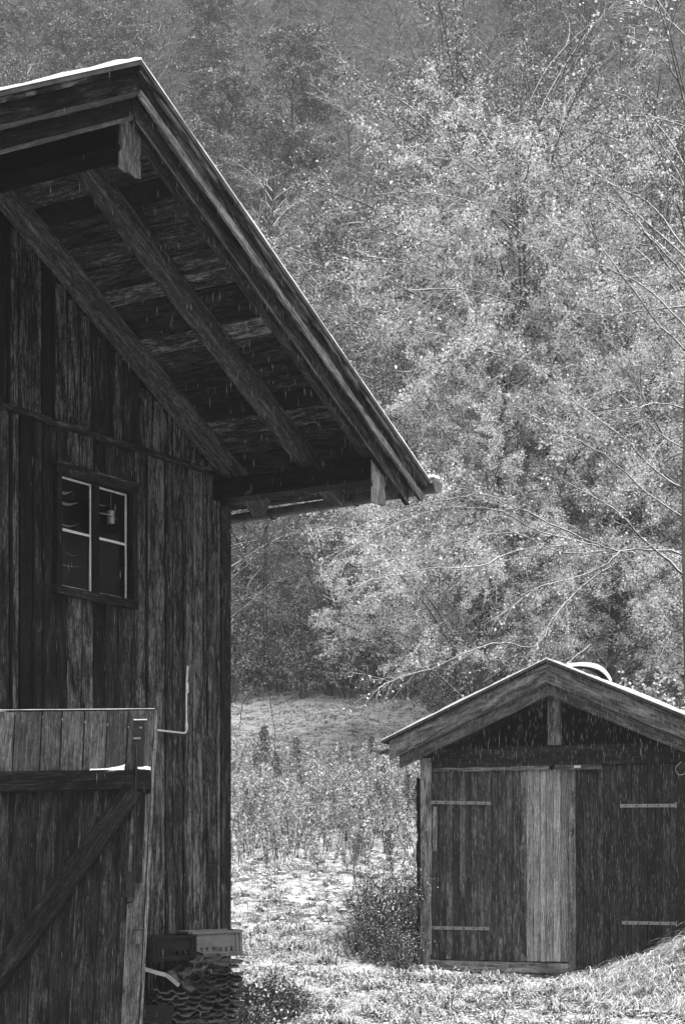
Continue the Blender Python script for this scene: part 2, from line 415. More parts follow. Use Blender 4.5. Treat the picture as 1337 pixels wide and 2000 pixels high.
# snow on the roof: uneven sheet with a rounded edge
def snow_slab(name, Pf, s0, s1, o0, o1, th, parent, ns=60, no=24, edge=.02, seed=1):
    r = np.random.default_rng(seed); V = []; 
    ss = np.linspace(s0, s1, ns); oo = np.linspace(o0, o1, no)
    Z = np.zeros((ns, no))
    for i, s in enumerate(ss):
        for j, o in enumerate(oo):
            e = min(1, min(s - s0, s1 - s) / .03 + .8) * min(1, (o1 - o) / .04 + .8)
            h = th * (.75 + .2 * math.sin(s * 3.1 + o) + .16 * math.sin(s * 11 + o * 5) + r.uniform(-.16, .16)) * e
            V.append(Pf(s, o, h))
    for i, s in enumerate(ss):
        for j, o in enumerate(oo): V.append(Pf(s, o, .001))
    n = ns * no; fs = []
    for i in range(ns - 1):
        for j in range(no - 1):
            a = i * no + j; fs.append((a, a + 1, a + no + 1, a + no)); fs.append((n + a, n + a + no, n + a + no + 1, n + a + 1))
    for i in range(ns - 1):
        for j in (0, no - 1): a = i * no + j; fs.append((a, a + no, n + a + no, n + a))
    for j in range(no - 1):
        for i in (0, ns - 1): a = i * no + j; fs.append((a, a + 1, n + a + 1, n + a))
    mb = MB(); mb.add(V, fs, [[(0, 0)] * 4 for _ in fs]); return mb.build(name, M['snow'], parent, smooth=False)
snow_slab('roof_snow', lambda s, o, h: B(s, o, RF(s) + h), E0 + .01, HALF, -10, 1.802, .016, barn, seed=3)
snow_slab('roof_snow', lambda s, o, h: B(s, o, RF(s) + h), HALF, 2 * HALF + .59, -10, 1.806, .038, barn, seed=4)
# edge strip, fascia boards
for nm, o0, o1, a, b_, mt, tn, e in (('edge_strip', 1.755, 1.785, -.038, -.075, 'fascia', 1.5, -.57),
                                     ('upper_fascia', 1.735, 1.762, -.077, -.245, 'fascia', 1.0, -.50),
                                     ('lower_fascia', 1.690, 1.733, -.215, -.40, 'dark', 1.1, -.33)):
    mb = MB(); rake(mb, e, HALF - .001, o0, o1, a, b_, seg=16, jit=.003, tone=tn * 1.1); mb.build(nm, M[mt], barn)
    mb = MB(); rake(mb, HALF + .001, 2 * HALF + .55, o0, o1, a, b_, seg=16, jit=.003, tone=tn * .8); mb.build(nm, M[mt], barn)
# the pale weathered lower strip of the fascia
mb = MB(); rake(mb, -.50, HALF - .02, 1.7625, 1.782, -.185, -.25, seg=20, jit=.005, tone=1.15); mb.build('fascia_trim', M['pale'], barn)
mb = MB(); rake(mb, HALF + .02, 2 * HALF + .55, 1.7625, 1.775, -.215, -.25, seg=20, jit=.005, tone=.5); mb.build('fascia_trim', M['pale'], barn)
mb = MB(); rake(mb, -.33, HALF - .02, 1.7335, 1.742, -.385, -.405, seg=20, jit=.003, tone=.6); rake(mb, HALF + .02, 2 * HALF + .45, 1.7335, 1.745, -.375, -.405, seg=20, jit=.003, tone=.6)
mb.build('fascia_trim', M['pale'], barn)
# soffit boards run along the ridge direction
def soffit(sgn):
    mb = MB(); s = 0.0
    L = HALF + .55
    while s < L:
        wd = random.uniform(.15, .23); a = HALF + sgn * s; b_ = HALF + sgn * min(s + wd, L); c = (a + b_) / 2
        if sgn < 0 or True:
            slope = np.array(B(b_, 0, RF(b_)) - B(a, 0, RF(a))); ln = np.linalg.norm(slope)
            zt = RF(c) - .085 + random.uniform(-.004, .004)
            nrm = np.cross(slope / ln, NB)
            mb.board(B(c, -2.5, zt), B(c, 1.69, zt), slope, nrm, ln - random.uniform(.004, .014), .024, seg=9, jit=.002, tone=random.choice([.55, .7, .9, 1.0, 1.25, 1.5]))
        s += wd
    return mb.build('soffit', M['soffit'], barn)
soffit(-1); soffit(1)
# rafters
def rafter(oc, w_=.14, tone=1.0, mat='beam', tail=-.42):
    for sg in (-1, 1):
        s_end = tail if sg < 0 else 2 * HALF - tail
        a = B(s_end, oc, RF(s_end) - .20); e = B(HALF, oc, RIDGE - .20)
        sl = (e - a) / np.linalg.norm(e - a); nrm = np.cross(sl, NB)
        mb = MB(); mb.board(a, e - sl * .01, NB, nrm, w_, .165, seg=14, jit=.004, tone=tone, ch=.012); mb.build('rafter', M[mat], barn)
rafter(.10, .15, 1.15); rafter(.93, .15, 1.05); rafter(1.60, .15, .95)
for oc in (-.8, -1.7, -2.6): rafter(oc, .14, .9)
# purlins and their end boards
def purlin(s0, s1, z0, z1, name='purlin'):
    mb = MB(); sc, zc = (s0 + s1) / 2, (z0 + z1) / 2
    mb.board(B(sc, -1.5, zc), B(sc, 1.675, zc), SD, UP, s1 - s0, z1 - z0, seg=12, jit=.003, tone=.75, ch=.015); return mb.build(name, M['dark'], barn)
purlin(0.0, .225, 4.825, 5.01); purlin(2 * HALF - .225, 2 * HALF, 4.825, 5.01); purlin(HALF - .12, HALF + .12, 6.50, 6.82)
def end_board(sc, ztop, zbot, w_=.27, tone=1.4):
    h = ztop - zbot; a = w_ / 2
    out = [(-a, 0), (-a, h * .30), (-a + .02, h * .36), (-a + .015, h * .42), (-a, h * .47), (-a + .005, h), (a - .005, h), (a, h * .47), (a - .015, h * .42), (a - .02, h * .36), (a, h * .30), (a, 0), (a * .5, -.012), (0, 0), (-a * .5, -.012)]
    mb = MB(); mb.prism(out, SD, UP, B(sc, 1.676, zbot), NB, .012, tone=tone); o = mb.build('purlin_end_board', M['pale'], barn); return o
end_board(.115, 5.02, 4.63, .235, 1.15); end_board(HALF - .02, 6.72, 6.36, .24, .85)
# gutter with end cap and brackets
def gutter():
    mb = MB(); n = 10
    o0, o1, s = -9.5, 1.83, -.675
    def ring(o, r): 
        zc = 4.925 + (o - 1.8) * .028
        return [B(s + .075 * math.cos(a) * -1, o, zc + r * math.sin(a)) for a in np.linspace(math.pi, 2 * math.pi, n)]
    A = []; ks = 14
    for k in range(ks + 1):
        o = o0 + (o1 - o0) * k / ks; A += ring(o, .075)
    for k in range(ks + 1):
        o = o0 + (o1 - o0) * k / ks; A += [p + UP * .004 for p in ring(o, .070)]
    fs = []
    q = (ks + 1) * n
    for k in range(ks):
        for i in range(n - 1):
            a = k * n + i; fs.append((a, a + 1, a + n + 1, a + n)); fs.append((q + a, q + a + 1, q + a + n + 1, q + a + n))
    mb.add(A, fs, [[(0, 0)] * 4 for _ in fs]); g = mb.build('gutter', M['zincdark'], barn, smooth=True)
    mb = MB(); zc = 4.925 + .03 * .03
    out = [(-.085, .03), (-.085, 0), (-.06, -.06), (0, -.085), (.06, -.06), (.085, 0), (.085, .03)]
    mb.prism(out, SD, UP, B(s, 1.832, zc), NB, .006, tone=1); mb.build('end_cap', M['zinc'], g)
    mb = MB(); mb.board(B(-.66, 1.5, 4.985), B(-.66, 1.835, 4.99), SD, UP, .12, .02, seg=4, jit=.003); mb.build('gutter_snow', M['snow'], g)
    for o in (.05, .98, 1.62, -.8):
        mb = MB(); zc = 4.925 + (o - 1.8) * .028
        P = [B(-.5, o, zc + .08)] + [B(s - .083 * math.cos(a), o, zc + .083 * math.sin(a)) for a in np.linspace(math.pi, 2 * math.pi + .3, 9)]
        mb.tube(P, .008, 5); mb.build('bracket', M['iron'], g)
    mb = MB(); mb.board(B(-.595, -8, 4.96), B(-.595, 1.7, 5.0), UP, SD, .10, .02, seg=8, jit=.002, tone=.8); mb.build('eave_board', M['dark'], barn)
gutter()

# window ----------------------------------------------------------
def window():
    mb = MB(); s0, s1, z0, z1 = 1.37, 2.411, 3.69, 4.74
    for (p, q, wd) in ((B(s0 - .01, .02, z1 - .035), B(s1 + .01, .02, z1 - .035), UP), (B(s0 - .01, .02, z0 + .035), B(s1 + .01, .02, z0 + .035), UP)):
        mb.board(p, q, UP, NB, .07, .05, seg=6, jit=.002, tone=.9)
    for s in (s0 + .03, s1 - .03): mb.board(B(s, .018, z0 + .072), B(s, .018, z1 - .072), SD, NB, .06, .046, seg=6, jit=.002, tone=.8)
    mb.board(B(s0 - .02, .03, z1 + .008), B(s1 + .02, .03, z1 + .008), UP, NB, .016, .07, seg=6, jit=.002, tone=1.1)
    fr = mb.build('window', M['gable'], barn)
    mb = MB(); mb.board(B(1.865, -.03, 3.76), B(1.865, -.03, 4.67), SD, NB, .075, .05, seg=5, jit=.001, tone=.9); mb.build('mullion', M['dark'], fr)
    for (a, b_) in ((1.905, 2.345), (1.435, 1.825)):
        mb = MB(); zb, zt = 3.765, 4.665; zm = (zb + zt) / 2 + .02; r = .014
        for s in (a + r / 2, b_ - r / 2): mb.board(B(s, -.035, zb), B(s, -.035, zt), SD, NB, r, .012, seg=6, jit=.0012)
        for z, ww in ((zb + .007, .014), (zm, .019), (zt - .007, .014)): mb.board(B(a + r, -.035, z), B(b_ - r, -.035, z), UP, NB, ww, .012, seg=5, jit=.0012)
        ca = mb.build('casement', M['whitepaint'], fr)
        for (p, q) in ((zb + .02, zm - .013), (zm + .013, zt - .02)):
            mb = MB(); mb.board(B(a + r, -.04, (p + q) / 2), B(b_ - r, -.04, (p + q) / 2), UP, NB, q - p, .004); g = mb.build('pane', M['glass'], fr)
    # pale sagging strips imitating soft reflections, and a little jar behind the panes
    refl = MB()
    for (sa, sb, z, sag, w_) in ((2.34, 2.02, 4.50, .05, .05), (2.34, 2.0, 4.33, .07, .03), (2.34, 2.0, 3.97, .02, .012), (1.82, 1.50, 4.44, -.05, .03), (1.82, 1.5, 4.27, .05, .02), (2.3, 2.1, 4.58, .04, .05), (2.2, 2.0, 4.07, .03, .008), (1.8, 1.62, 4.55, .03, .02)):
        n = 12; P = []
        for k in range(n + 1):
            u = k / n; P.append((sa + (sb - sa) * u, z - .6 * sag * math.sin(math.pi * u)))
        V = [B(s_, -.07, zz) for i, (s_, zz) in enumerate(P)] + [B(s_, -.075, zz - w_ * .45 * (.2 + .8 * math.sin(i * .26) ** 2)) for i, (s_, zz) in enumerate(P)]
        refl.add(V, [(i, i + 1, n + 2 + i, n + 1 + i) for i in range(n)], [[(0, 0)] * 4] * n)
    refl.build('pane_reflection', M['pane_reflection'], fr)
    mb = MB(); mb.tube([B(1.56, -.10, 4.40), B(1.56, -.10, 4.51)], .032, 12); mb.tube([B(1.56, -.10, 4.52), B(1.56, -.10, 4.68)], .002, 4); mb.build('jar', M['tin'], fr)
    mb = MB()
    mb.board(B(1.5, -.55, 3.2), B(1.5, -.55, 6.2), SD, NB, 2.6, .02, tone=1)  # dark panel added behind the panes to look like an unlit interior
    mb.build('window_backing', M['window_backing'], barn)
window()
# white conduit on the wall
mb = MB()
P = [B(.665, .045, 3.27), B(.684, .045, 3.10), B(.684, .045, 2.72), B(.69, .045, 2.68), B(.72, .045, 2.67), B(2.0, .045, 2.675), B(3.5, .045, 2.69)]
mb.tube(P, .009, 7); mb.tube([B(.672, .045, 3.12), B(.675, .045, 3.03)], .015, 6); mb.tube([B(.684, .045, 2.70), B(.684, .045, 2.76)], .014, 6)
mb.build('pipe', M['whitepaint'], barn, smooth=True)
mb = MB(); mb.tube([B(-.03, .0, 3.55), B(-.07, .03, 3.545), B(-.085, .03, 3.50), B(-.07, .03, 3.47)], .005, 5); mb.build('hook', M['iron'], barn)

# open gate leaf ---------------------------------------------------
DY = 13.0
def Dp(x, z, y=0.0):   # racked leaf: x from hinge (0) to free edge (1.87), leans with height
    return np.array([-3.20 + x + (z - 2.63) * .05, DY - y, z])
gate = empty('gate', (-3.2, DY, 0)); gate.parent = barn; gate.location = Vector((-3.2, DY, 0)) - barn.location
tag(gate, 'open plank gate leaf of the barn with diagonal brace')
edges = [0.0, .18, .36, .54, .70, .835, 1.03, 1.175, 1.34, 1.505, 1.655, 1.845]
mb = MB()
for a, b_ in zip(edges[:-1], edges[1:]):
    c = (a + b_) / 2; zt = 2.63 + random.uniform(-.004, .003) - (.012 * (1.84 - c))
    tn = random.uniform(.75, 1.1)
    p0, p1 = Dp(c, .04), Dp(c, zt)
    mb.board(p0, p1, (1, 0, 0), (0, 1, 0), b_ - a - random.uniform(.008, .014), .03, seg=10, jit=.0018, tone=tn)
mb.build('planks', M['door'], gate)
mb = MB(); mb.board(Dp(1.855, .04, .002), Dp(1.855, 2.63, .002), (1, 0, 0), (0, 1, 0), .018, .036, seg=10, jit=.002, tone=1.2); mb.build('edge_strip', M['pale'], gate)
mb = MB(); mb.board(Dp(1.775, .04, .022), Dp(1.775, 2.02, .022), (1, 0, 0), (0, 1, 0), .125, .012, seg=12, jit=.003, tone=1.05); mb.build('edge_board', M['doorpale'], gate)
# bleached upper boards (old overlay above the rail)
mb = MB()
for a, b_ in zip(edges[:-1], edges[1:]):
    c = (a + b_) / 2; mb.board(Dp(c, 2.17, .021), Dp(c, 2.622 - .012 * (1.84 - c), .021), (1, 0, 0), (0, 1, 0), b_ - a - .012, .012, seg=5, jit=.0015, tone=random.uniform(.75, 1.1))
mb.build('upper_boards', M['doorpale'], gate)
mb = MB(); mb.board(Dp(0, 2.095, .045), Dp(1.835, 2.12, .045), UP, (0, 1, 0), .15, .06, seg=14, jit=.003, tone=.7, ch=.006); mb.build('rail', M['door'], gate)
mb = MB(); mb.board(Dp(0.02, .16, .04), Dp(1.8, .16, .04), UP, (0, 1, 0), .15, .05, seg=10, jit=.003, tone=.8); mb.build('rail', M['door'], gate)
mb = MB()
V = []; n = 22
for k in range(n + 1):
    x = 1.40 + .25 * k / n; h = .004 + .02 * (k / n) ** 3 + random.uniform(0, .002)
    V += [Dp(x, 2.172 + .0136 * x - .012, .074), Dp(x, 2.172 + .0136 * x - .012 + h, .072), Dp(x, 2.172 + .0136 * x + h * 1.5, .028)]
fs = []
for k in range(n):
    for i in range(2): fs.append((3 * k + i, 3 * k + i + 1, 3 * k + i + 4, 3 * k + i + 3))
mb.add(V, fs, [[(0, 0)] * 4] * len(fs))
mb.board(Dp(1.745, 2.205, .05), Dp(1.835, 2.20, .05), UP, (0, 1, 0), .024, .045, seg=4, jit=.003)
mb.board(Dp(0.5, 2.625, .0), Dp(1.84, 2.636, .0), UP, (0, 1, 0), .003, .022, seg=12, jit=.001)
mb.build('rail_snow', M['snow'], gate)
# diagonal brace
def brace():
    a = pix(262, 1540, DY - .06); b_ = pix(-30, 1945, DY - .06)
    mb = MB(); d = (b_ - a); d /= np.linalg.norm(d); wdir = np.cross(d, [0, 1, 0])
    mb.board(a, b_ + d * .3, wdir, (0, 1, 0), .15, .05, seg=14, jit=.0025, tone=.75, ch=.006); mb.build('brace', M['door'], gate)
brace()
def pxy(px, py, off): return pix(px, py, DY - off)
mb = MB(); mb.board(pxy(272, 1408, .05), pxy(271, 1498, .05), (1, 0, 0), (0, 1, 0), .075, .05, seg=3, jit=.001); mb.build('bolt_case', M['iron'], gate)
mb = MB(); mb.board(pxy(262, 1406, .05), pxy(287, 1405.5, .05), UP, (0, 1, 0), .007, .04, seg=3, jit=.001); mb.build('bolt_snow', M['snow'], gate)
mb = MB(); mb.board(pxy(285, 1408, .04), pxy(282, 1500, .04), (1, 0, 0), (0, 1, 0), .02, .03, seg=6, jit=.001); mb.build('batten', M['doorpale'], gate)
mb = MB(); mb.board(pxy(268, 1440, .078), pxy(268, 1444, .078), (1, 0, 0), (0, 1, 0), .05, .012); mb.tube([pxy(275, 1421, .075), pxy(275, 1421, .085)], .008, 8); mb.tube([pxy(267, 1456, .075), pxy(267, 1456, .085)], .007, 8); mb.build('bolt_fitting', M['strap'], gate)
mb = MB(); P = [pxy(267, 1455, .085), pxy(266, 1500, .085), pxy(264, 1560, .085), pxy(263, 1650, .08), pxy(262, 1735, .075), pxy(262, 1755, .085), pxy(258, 1762, .09), pxy(247, 1763, .09)]
mb.tube(P, .0075, 7); mb.build('bolt_rod', M['iron'], gate, smooth=True)
mb = MB(); mb.board(pxy(255, 1702, .055), pxy(253, 1752, .055), (1, 0, 0), (0, 1, 0), .055, .03, seg=3, jit=.001); mb.build('rod_guide', M['iron'], gate)
mb = MB(); mb.board(pxy(275, 1535, .035), pxy(267, 1725, .035), (1, 0, 0), (0, 1, 0), .07, .03, seg=8, jit=.002, tone=.8); mb.build('stile', M['door'], gate)
mb = MB(); mb.board(pxy(271, 1817, .06), pxy(269, 1843, .06), (1, 0, 0), (0, 1, 0), .065, .05, seg=2, jit=.001, tone=1.1); mb.board(pxy(261, 1816, .06), pxy(281, 1815, .06), UP, (0, 1, 0), .012, .055); mb.build('keeper_block', M['doorpale'], gate)
for (x, z) in ((1.72, 2.0), (1.72, .6)): mb = MB(); mb.tube([Dp(x, z, .035), Dp(x, z - .02, .04)], .012, 8); mb.build('nail', M['iron'], gate)

# ------------------------------------------------------------------ shed
E1 = np.array([.9239, -.3827, 0]); N2 = np.array([-.3827, -.9239, 0]); S0 = np.array([.987, 22.5, 0])
def S(t_, f, z): return S0 + E1 * t_ + N2 * f + UP * z
SW = 3.37; SC = SW / 2; SRID, SP = 3.995, .437; SB = .18
def SR(t_): return SRID - SP * abs(t_ - SC)
shed = empty('shed', tuple(S(SC, -2, SB)))
tag(shed, 'small wooden double door shed with snow dusted gable roof at right', 'shed')
def shed_rake(mb, t0, t1, f0, f1, a, b_, seg=8, jit=0, tone=1.0):
    zm = (a + b_) / 2
    mb.board(S(t0, (f0 + f1) / 2, SR(t0) + zm), S(t1, (f0 + f1) / 2, SR(t1) + zm), UP, N2, a - b_, abs(f1 - f0), seg=seg, jit=jit, tone=tone)
def st(px, py):   # point on the door front (plane f=.02) seen at a photo pixel
    k = (px - HX) / F; O = S0 + N2 * .02
    t_ = (k * O[1] - O[0]) / (E1[0] - k * E1[1]); P = O + E1 * t_; return t_, EYE + (HY - py) * P[1] / F
TL, TR = -.452, SW + .45
T1, T2, T3, T4 = st(1033, 1600)[0], st(1110, 1600)[0], st(1123, 1600)[0], st(1322, 1600)[0]
mb = MB(); shed_rake(mb, TL, SC, -4.2, .23, 0, -.03); shed_rake(mb, SC, TR, -4.2, .23, 0, -.03); mb.build('roof', M['tile'], shed)
snow_slab('roof_snow', lambda a, b_, h: S(a, b_, SR(a) + h), TL, SC, -4.2, .232, .032, shed, 40, 20, seed=6)
snow_slab('roof_snow', lambda a, b_, h: S(a, b_, SR(a) + h), SC, TR, -4.2, .236, .032, shed, 40, 20, seed=7)
for nm, f0, f1, a, b_, inset, tn in (('upper_fascia', .16, .195, -.03, -.285, .10, 1.1), ('lower_fascia', .115, .158, -.255, -.44, .22, .85)):
    mb = MB(); shed_rake(mb, TL + inset, SC - .001, f0, f1, a, b_, 14, .003, tn); mb.build(nm, M['shedfascia'], shed)
    mb = MB(); shed_rake(mb, SC + .001, TR - inset, f0, f1, a, b_, 14, .003, tn * .95); mb.build(nm, M['shedfascia'], shed)
mb = MB()
for k, f in enumerate(np.arange(-4.1, .1, .18)): 
    shed_rake(mb, TL + .03, SC - .01, f, f + .174, -.031, -.05, 2, 0, random.uniform(.6, 1.2)); shed_rake(mb, SC + .01, TR - .03, f, f + .174, -.031, -.05, 2, 0, random.uniform(.6, 1.2))
mb.build('soffit', M['soffit'], shed)
# posts, tie beam, king post, sill, header
mb = MB(); mb.board(S(.075, -.01, SB + .2), S(.075, -.01, 2.84), E1, N2, .135, .12, seg=12, jit=.003, tone=1.45); mb.build('corner_post', M['shedfascia'], shed)
mb = MB(); mb.board(S(.055, .0, SB - .02), S(.055, .0, SB + .28), E1, N2, .15, .13, seg=3, jit=.004, tone=1.25); mb.build('post_foot', M['shedfascia'], shed)
mb = MB(); mb.board(S((T4 + SW) / 2, -.01, SB), S((T4 + SW) / 2, -.01, 2.84), E1, N2, SW - T4, .12, seg=12, jit=.003, tone=.55); mb.build('corner_post', M['shed'], shed)
mb = MB(); mb.board(S(.14, -.03, 2.84), S(SW - .1, -.03, 2.84), UP, N2, .24, .10, seg=10, jit=.003, tone=.75); mb.build('tie_beam', M['sheddark'], shed)
mb = MB(); mb.board(S(SC + .035, -.015, 2.965), S(SC + .035, -.015, SR(SC) - .40), E1, N2, .15, .09, seg=5, jit=.003, tone=1.0); mb.build('king_post', M['shedfascia'], shed)
mb = MB(); mb.board(S(.14, .02, 2.69), S(SC - .02, .02, 2.69), UP, N2, .05, .03, seg=8, jit=.003, tone=1.0); mb.build('door_header', M['shedfascia'], shed)
mb = MB(); mb.prism([(0, 0), (SW, 0), (SC, SP * SC)], E1, UP, S(0, -.35, SR(0) - .40), -N2, .02, tone=.4); mb.build('gable_shade_panel', M['sheddark'], shed)  # dark set-back panel stands in for the shade of the open gable
mb = MB(); mb.board(S(.13, .04, SB + .08), S(T2, .04, SB + .065), UP, N2, .115, .05, seg=10, jit=.004, tone=1.2); mb.build('sill', M['shedfascia'], shed)
# rough side, back
mb = MB()
for sx, sg in ((0.0, 1), (SW, -1)):
    f = -.06
    while f > -3.9:
        wd = random.uniform(.12, .2); mb.board(S(sx + .0, f - wd / 2, SB), S(sx, f - wd / 2, SR(0) - .08), N2, E1, wd - .01, .03, seg=6, jit=.006, tone=random.uniform(.5, 1)); f -= wd
t_ = 0
while t_ < SW:
    mb.board(S(t_ + .08, -3.95, SB), S(t_ + .08, -3.95, SR(t_ + .08) - .1), E1, N2, .155, .03, tone=.8); t_ += .16
mb.build('side_boards', M['sheddark'], shed)
# ragged stack of slates/bark nailed on the left side, seen edge-on
mb = MB(); z = SB + .1
while z < 2.5:
    h = random.uniform(.06, .2); e = random.uniform(.0, .028)
    mb.board(S(-.03 - e, -.12, z), S(-.03 - e * .7, -.12, z + h), E1, N2, .03, .25, tone=.5); z += h * .98
mb.build('side_shingles', M['sheddark'], shed)
for (z0) in (2.33, 2.10): mb = MB(); mb.tube([S(0, -.02, z0), S(-.12, -.02, z0 + .005), S(-.18, -.02, z0)], .005, 5); mb.build('peg', M['iron'], shed)
# doors
def sdoor(name, t0, t1, z0, z1, spec, off, f0=.0):
    """spec(tc) -> (material key, tone); planks of one colour form one part"""
    root = empty(name, tuple(S(t0, 0, z0))); root.parent = shed; root.location = root.location - shed.location
    groups = {}; t_ = t0
    while t_ < t1 - .01:
        wd = min(random.uniform(.075, .1), t1 - t_)
        if t1 - t_ - wd < .04: wd = t1 - t_
        k, tn = spec(t_ + wd / 2); mb = groups.setdefault(k, MB())
        zt = z1 + random.uniform(-.008, .004) + off * (t_ - t0); zb = z0 + random.uniform(0, .01)
        mb.board(S(t_ + wd / 2, f0 + random.uniform(-.002, .002), zb), S(t_ + wd / 2, f0, zt), E1, N2, wd - random.uniform(.005, .010), .03, seg=9, jit=.0012, tone=tn); t_ += wd
    for k, mb in groups.items(): mb.build({'shed': 'planks', 'shedpale': 'new_planks', 'sheddark': 'planks'}[k], M[k], root)
    return root
def lspec(tc):
    if tc > T1: return 'shedpale', random.uniform(.72, 1.2)
    if T1 - .4 < tc < T1: return 'shed', random.uniform(.9, 1.25)
    return 'shed', random.uniform(.7, 1.1)
ld = sdoor('door', .145, T2, SB + .14, 2.665, lspec, .002)
rd = sdoor('door', T3, T4, SB + .05, 2.69, lambda tc: ('sheddark', random.uniform(.7, 1.15)), .01)
tag(ld, 'left shed door with pale newer boards'); tag(rd, 'dark right shed door')
mb = MB(); mb.board(S((T2 + T3) / 2, .012, SB + .04), S((T2 + T3) / 2, .012, 2.70), E1, N2, T3 - T2, .04, seg=12, jit=.002, tone=1.25); mb.build('cover_strip', M['shedfascia'], shed)
mb = MB(); mb.board(S(.19, .018, SB + 1.5), S(.19, .018, SB + 2.05), E1, N2, .05, .008, seg=4, jit=.006, tone=1.2); mb.build('peeling_strip', M['pale'], ld)
def hinge(root, t0, t1, z0, z1, bolts=6):
    mb = MB(); mb.board(S(t0, .022, z0), S(t1, .022, z1), UP, N2, .04, .008, seg=3, jit=.001)
    for k in range(bolts):
        u = (k + .5) / bolts; c = S(t0 + (t1 - t0) * u, .026, z0 + (z1 - z0) * u); mb.tube([c, c + N2 * .012], .010, 6, mi=1)
    tp = t0 - .01 if root is ld else t1 + .01
    mb.board(S(tp, .03, z0 - .035), S(tp, .03, z0 + .035), E1, N2, .02, .02)
    mb.build('hinge', [M['strap'], M['iron']], root)
for root, a, b_, n in ((ld, (842, 1567), (958, 1569), 6), (ld, (837, 1812), (955, 1814), 6), (rd, (1210, 1574), (1318, 1573), 5), (rd, (1214, 1802), (1320, 1804), 5)):
    (t0, z0), (t1, z1) = st(*a), st(*b_); hinge(root, t0, t1, z0, z1, n)
(t0, z0), (t1, z1) = st(1085, 1499), st(1174, 1498)
mb = MB(); mb.board(S(t0, .06, z0), S(t1, .06, z1), UP, N2, .055, .05, seg=4, jit=.002, tone=.9); lb = mb.build('turn_button', M['shedfascia'], shed)
tz = (t0 + t1) / 2
mb = MB(); mb.board(S(tz - .04, .088, z0), S(tz + .04, .088, z0), UP, N2, .03, .008); mb.tube([S(tz, .09, z0), S(tz, .10, z0)], .012, 8); mb.build('catch_plate', M['whitepaint'], lb)
# broken gutter end on the left eave
mb = MB(); n = 8; V = []
for k, f in enumerate(np.linspace(.12, -3.9, 9)):
    for a in np.linspace(math.pi, 2 * math.pi, n): V.append(S(TL - .03 + .07 * math.cos(a), f, SR(TL) - .10 + .06 * math.sin(a)))
fs = [(k * n + i, k * n + i + 1, (k + 1) * n + i + 1, (k + 1) * n + i) for k in range(8) for i in range(n - 1)]
mb.add(V, fs, [[(0, 0)] * 4] * len(fs)); mb.build('gutter', M['zinc'], shed)
mb = MB(); mb.tube([S(TL - .16, .05, SR(TL) - .10), S(TL - .08, .05, SR(TL) - .14), S(TL + .02, .05, SR(TL) - .12), S(TL + .16, .05, SR(TL) - .17)], [.012, .03, .03, .02], 6); mb.build('gutter_bracket', M['zinc'], shed)
# loose wires at the right of the gable
mb = MB(); 
def curve_px(pts, Y, r, k=4):
    mb = MB(); P = [pix(x, y, Y) for x, y in pts]
    Q = []
    for i in range(len(P) - 1):
        p0 = P[max(i - 1, 0)]; p1 = P[i]; p2 = P[i + 1]; p3 = P[min(i + 2, len(P) - 1)]
        for u in np.linspace(0, 1, 6, endpoint=False):
            Q.append(.5 * ((2 * p1) + (-p0 + p2) * u + (2 * p0 - 5 * p1 + 4 * p2 - p3) * u * u + (-p0 + 3 * p1 - 3 * p2 + p3) * u ** 3))
    Q.append(P[-1]); mb.tube(Q, r, k, cap=True); return mb
w1 = curve_px([(1330, 1488), (1322, 1494), (1318, 1503), (1324, 1513), (1335, 1511), (1340, 1500)], 21.1, .005)
w1.build('wire', M['strap'], shed)
w2 = curve_px([(1249, 1443), (1252, 1455), (1250, 1466), (1251, 1477)], 21.4, .006); w2.build('wire', M['strap'], shed)
# bent sheet on the roof, snowed over
mb = MB(); ns, nf = 18, 7; V = []
def hump(u, v, dz=0):
    t1_ = SC + .16 + .55 * u; h = .125 * math.sin(math.pi * u ** 1.5) ** .7 * (1 - .5 * v) + .01
    return S(t1_ - .3 * v, -.15 - .9 * v, SR(t1_ - .3 * v) + h * (1 + .05 * math.sin(u * 9 + v * 3)) + dz * (1 + 1.2 * u if dz > 0 else 1))
for i in range(ns):
    for j in range(nf): V.append(hump(i / (ns - 1), j / (nf - 1), .028))
for i in range(ns):
    for j in range(nf): V.append(hump(i / (ns - 1), j / (nf - 1), -.01))
n = ns * nf; fs = []
for i in range(ns - 1):
    for j in range(nf - 1): a = i * nf + j; fs += [(a, a + 1, a + nf + 1, a + nf), (n + a, n + a + nf, n + a + nf + 1, n + a + 1)]
    a = i * nf; fs.append((a, a + nf, n + a + nf, n + a)); a = i * nf + nf - 1; fs.append((a, a + nf, n + a + nf, n + a))
mb.add(V, fs, [[(0, 0)] * 4] * len(fs))
tg = empty('tarpaulin', tuple(S(SC + .8, -.6, SR(SC + .8)))); tag(tg, 'snow covered bent sheet arching over the right slope of the shed roof', 'sheet')
mb.build('sheet_snow', M['snow'], tg, smooth=True)
mb = MB(); V = []
for i in range(ns):
    for j in range(nf): V.append(hump(i / (ns - 1), j / (nf - 1), -.02))
mb.add(V, [(i * nf + j, i * nf + j + 1, (i + 1) * nf + j + 1, (i + 1) * nf + j) for i in range(ns - 1) for j in range(nf - 1)], [[(0, 0)] * 4] * ((ns - 1) * (nf - 1)))
mb.build('sheet', M['zincdark'], tg, smooth=True)

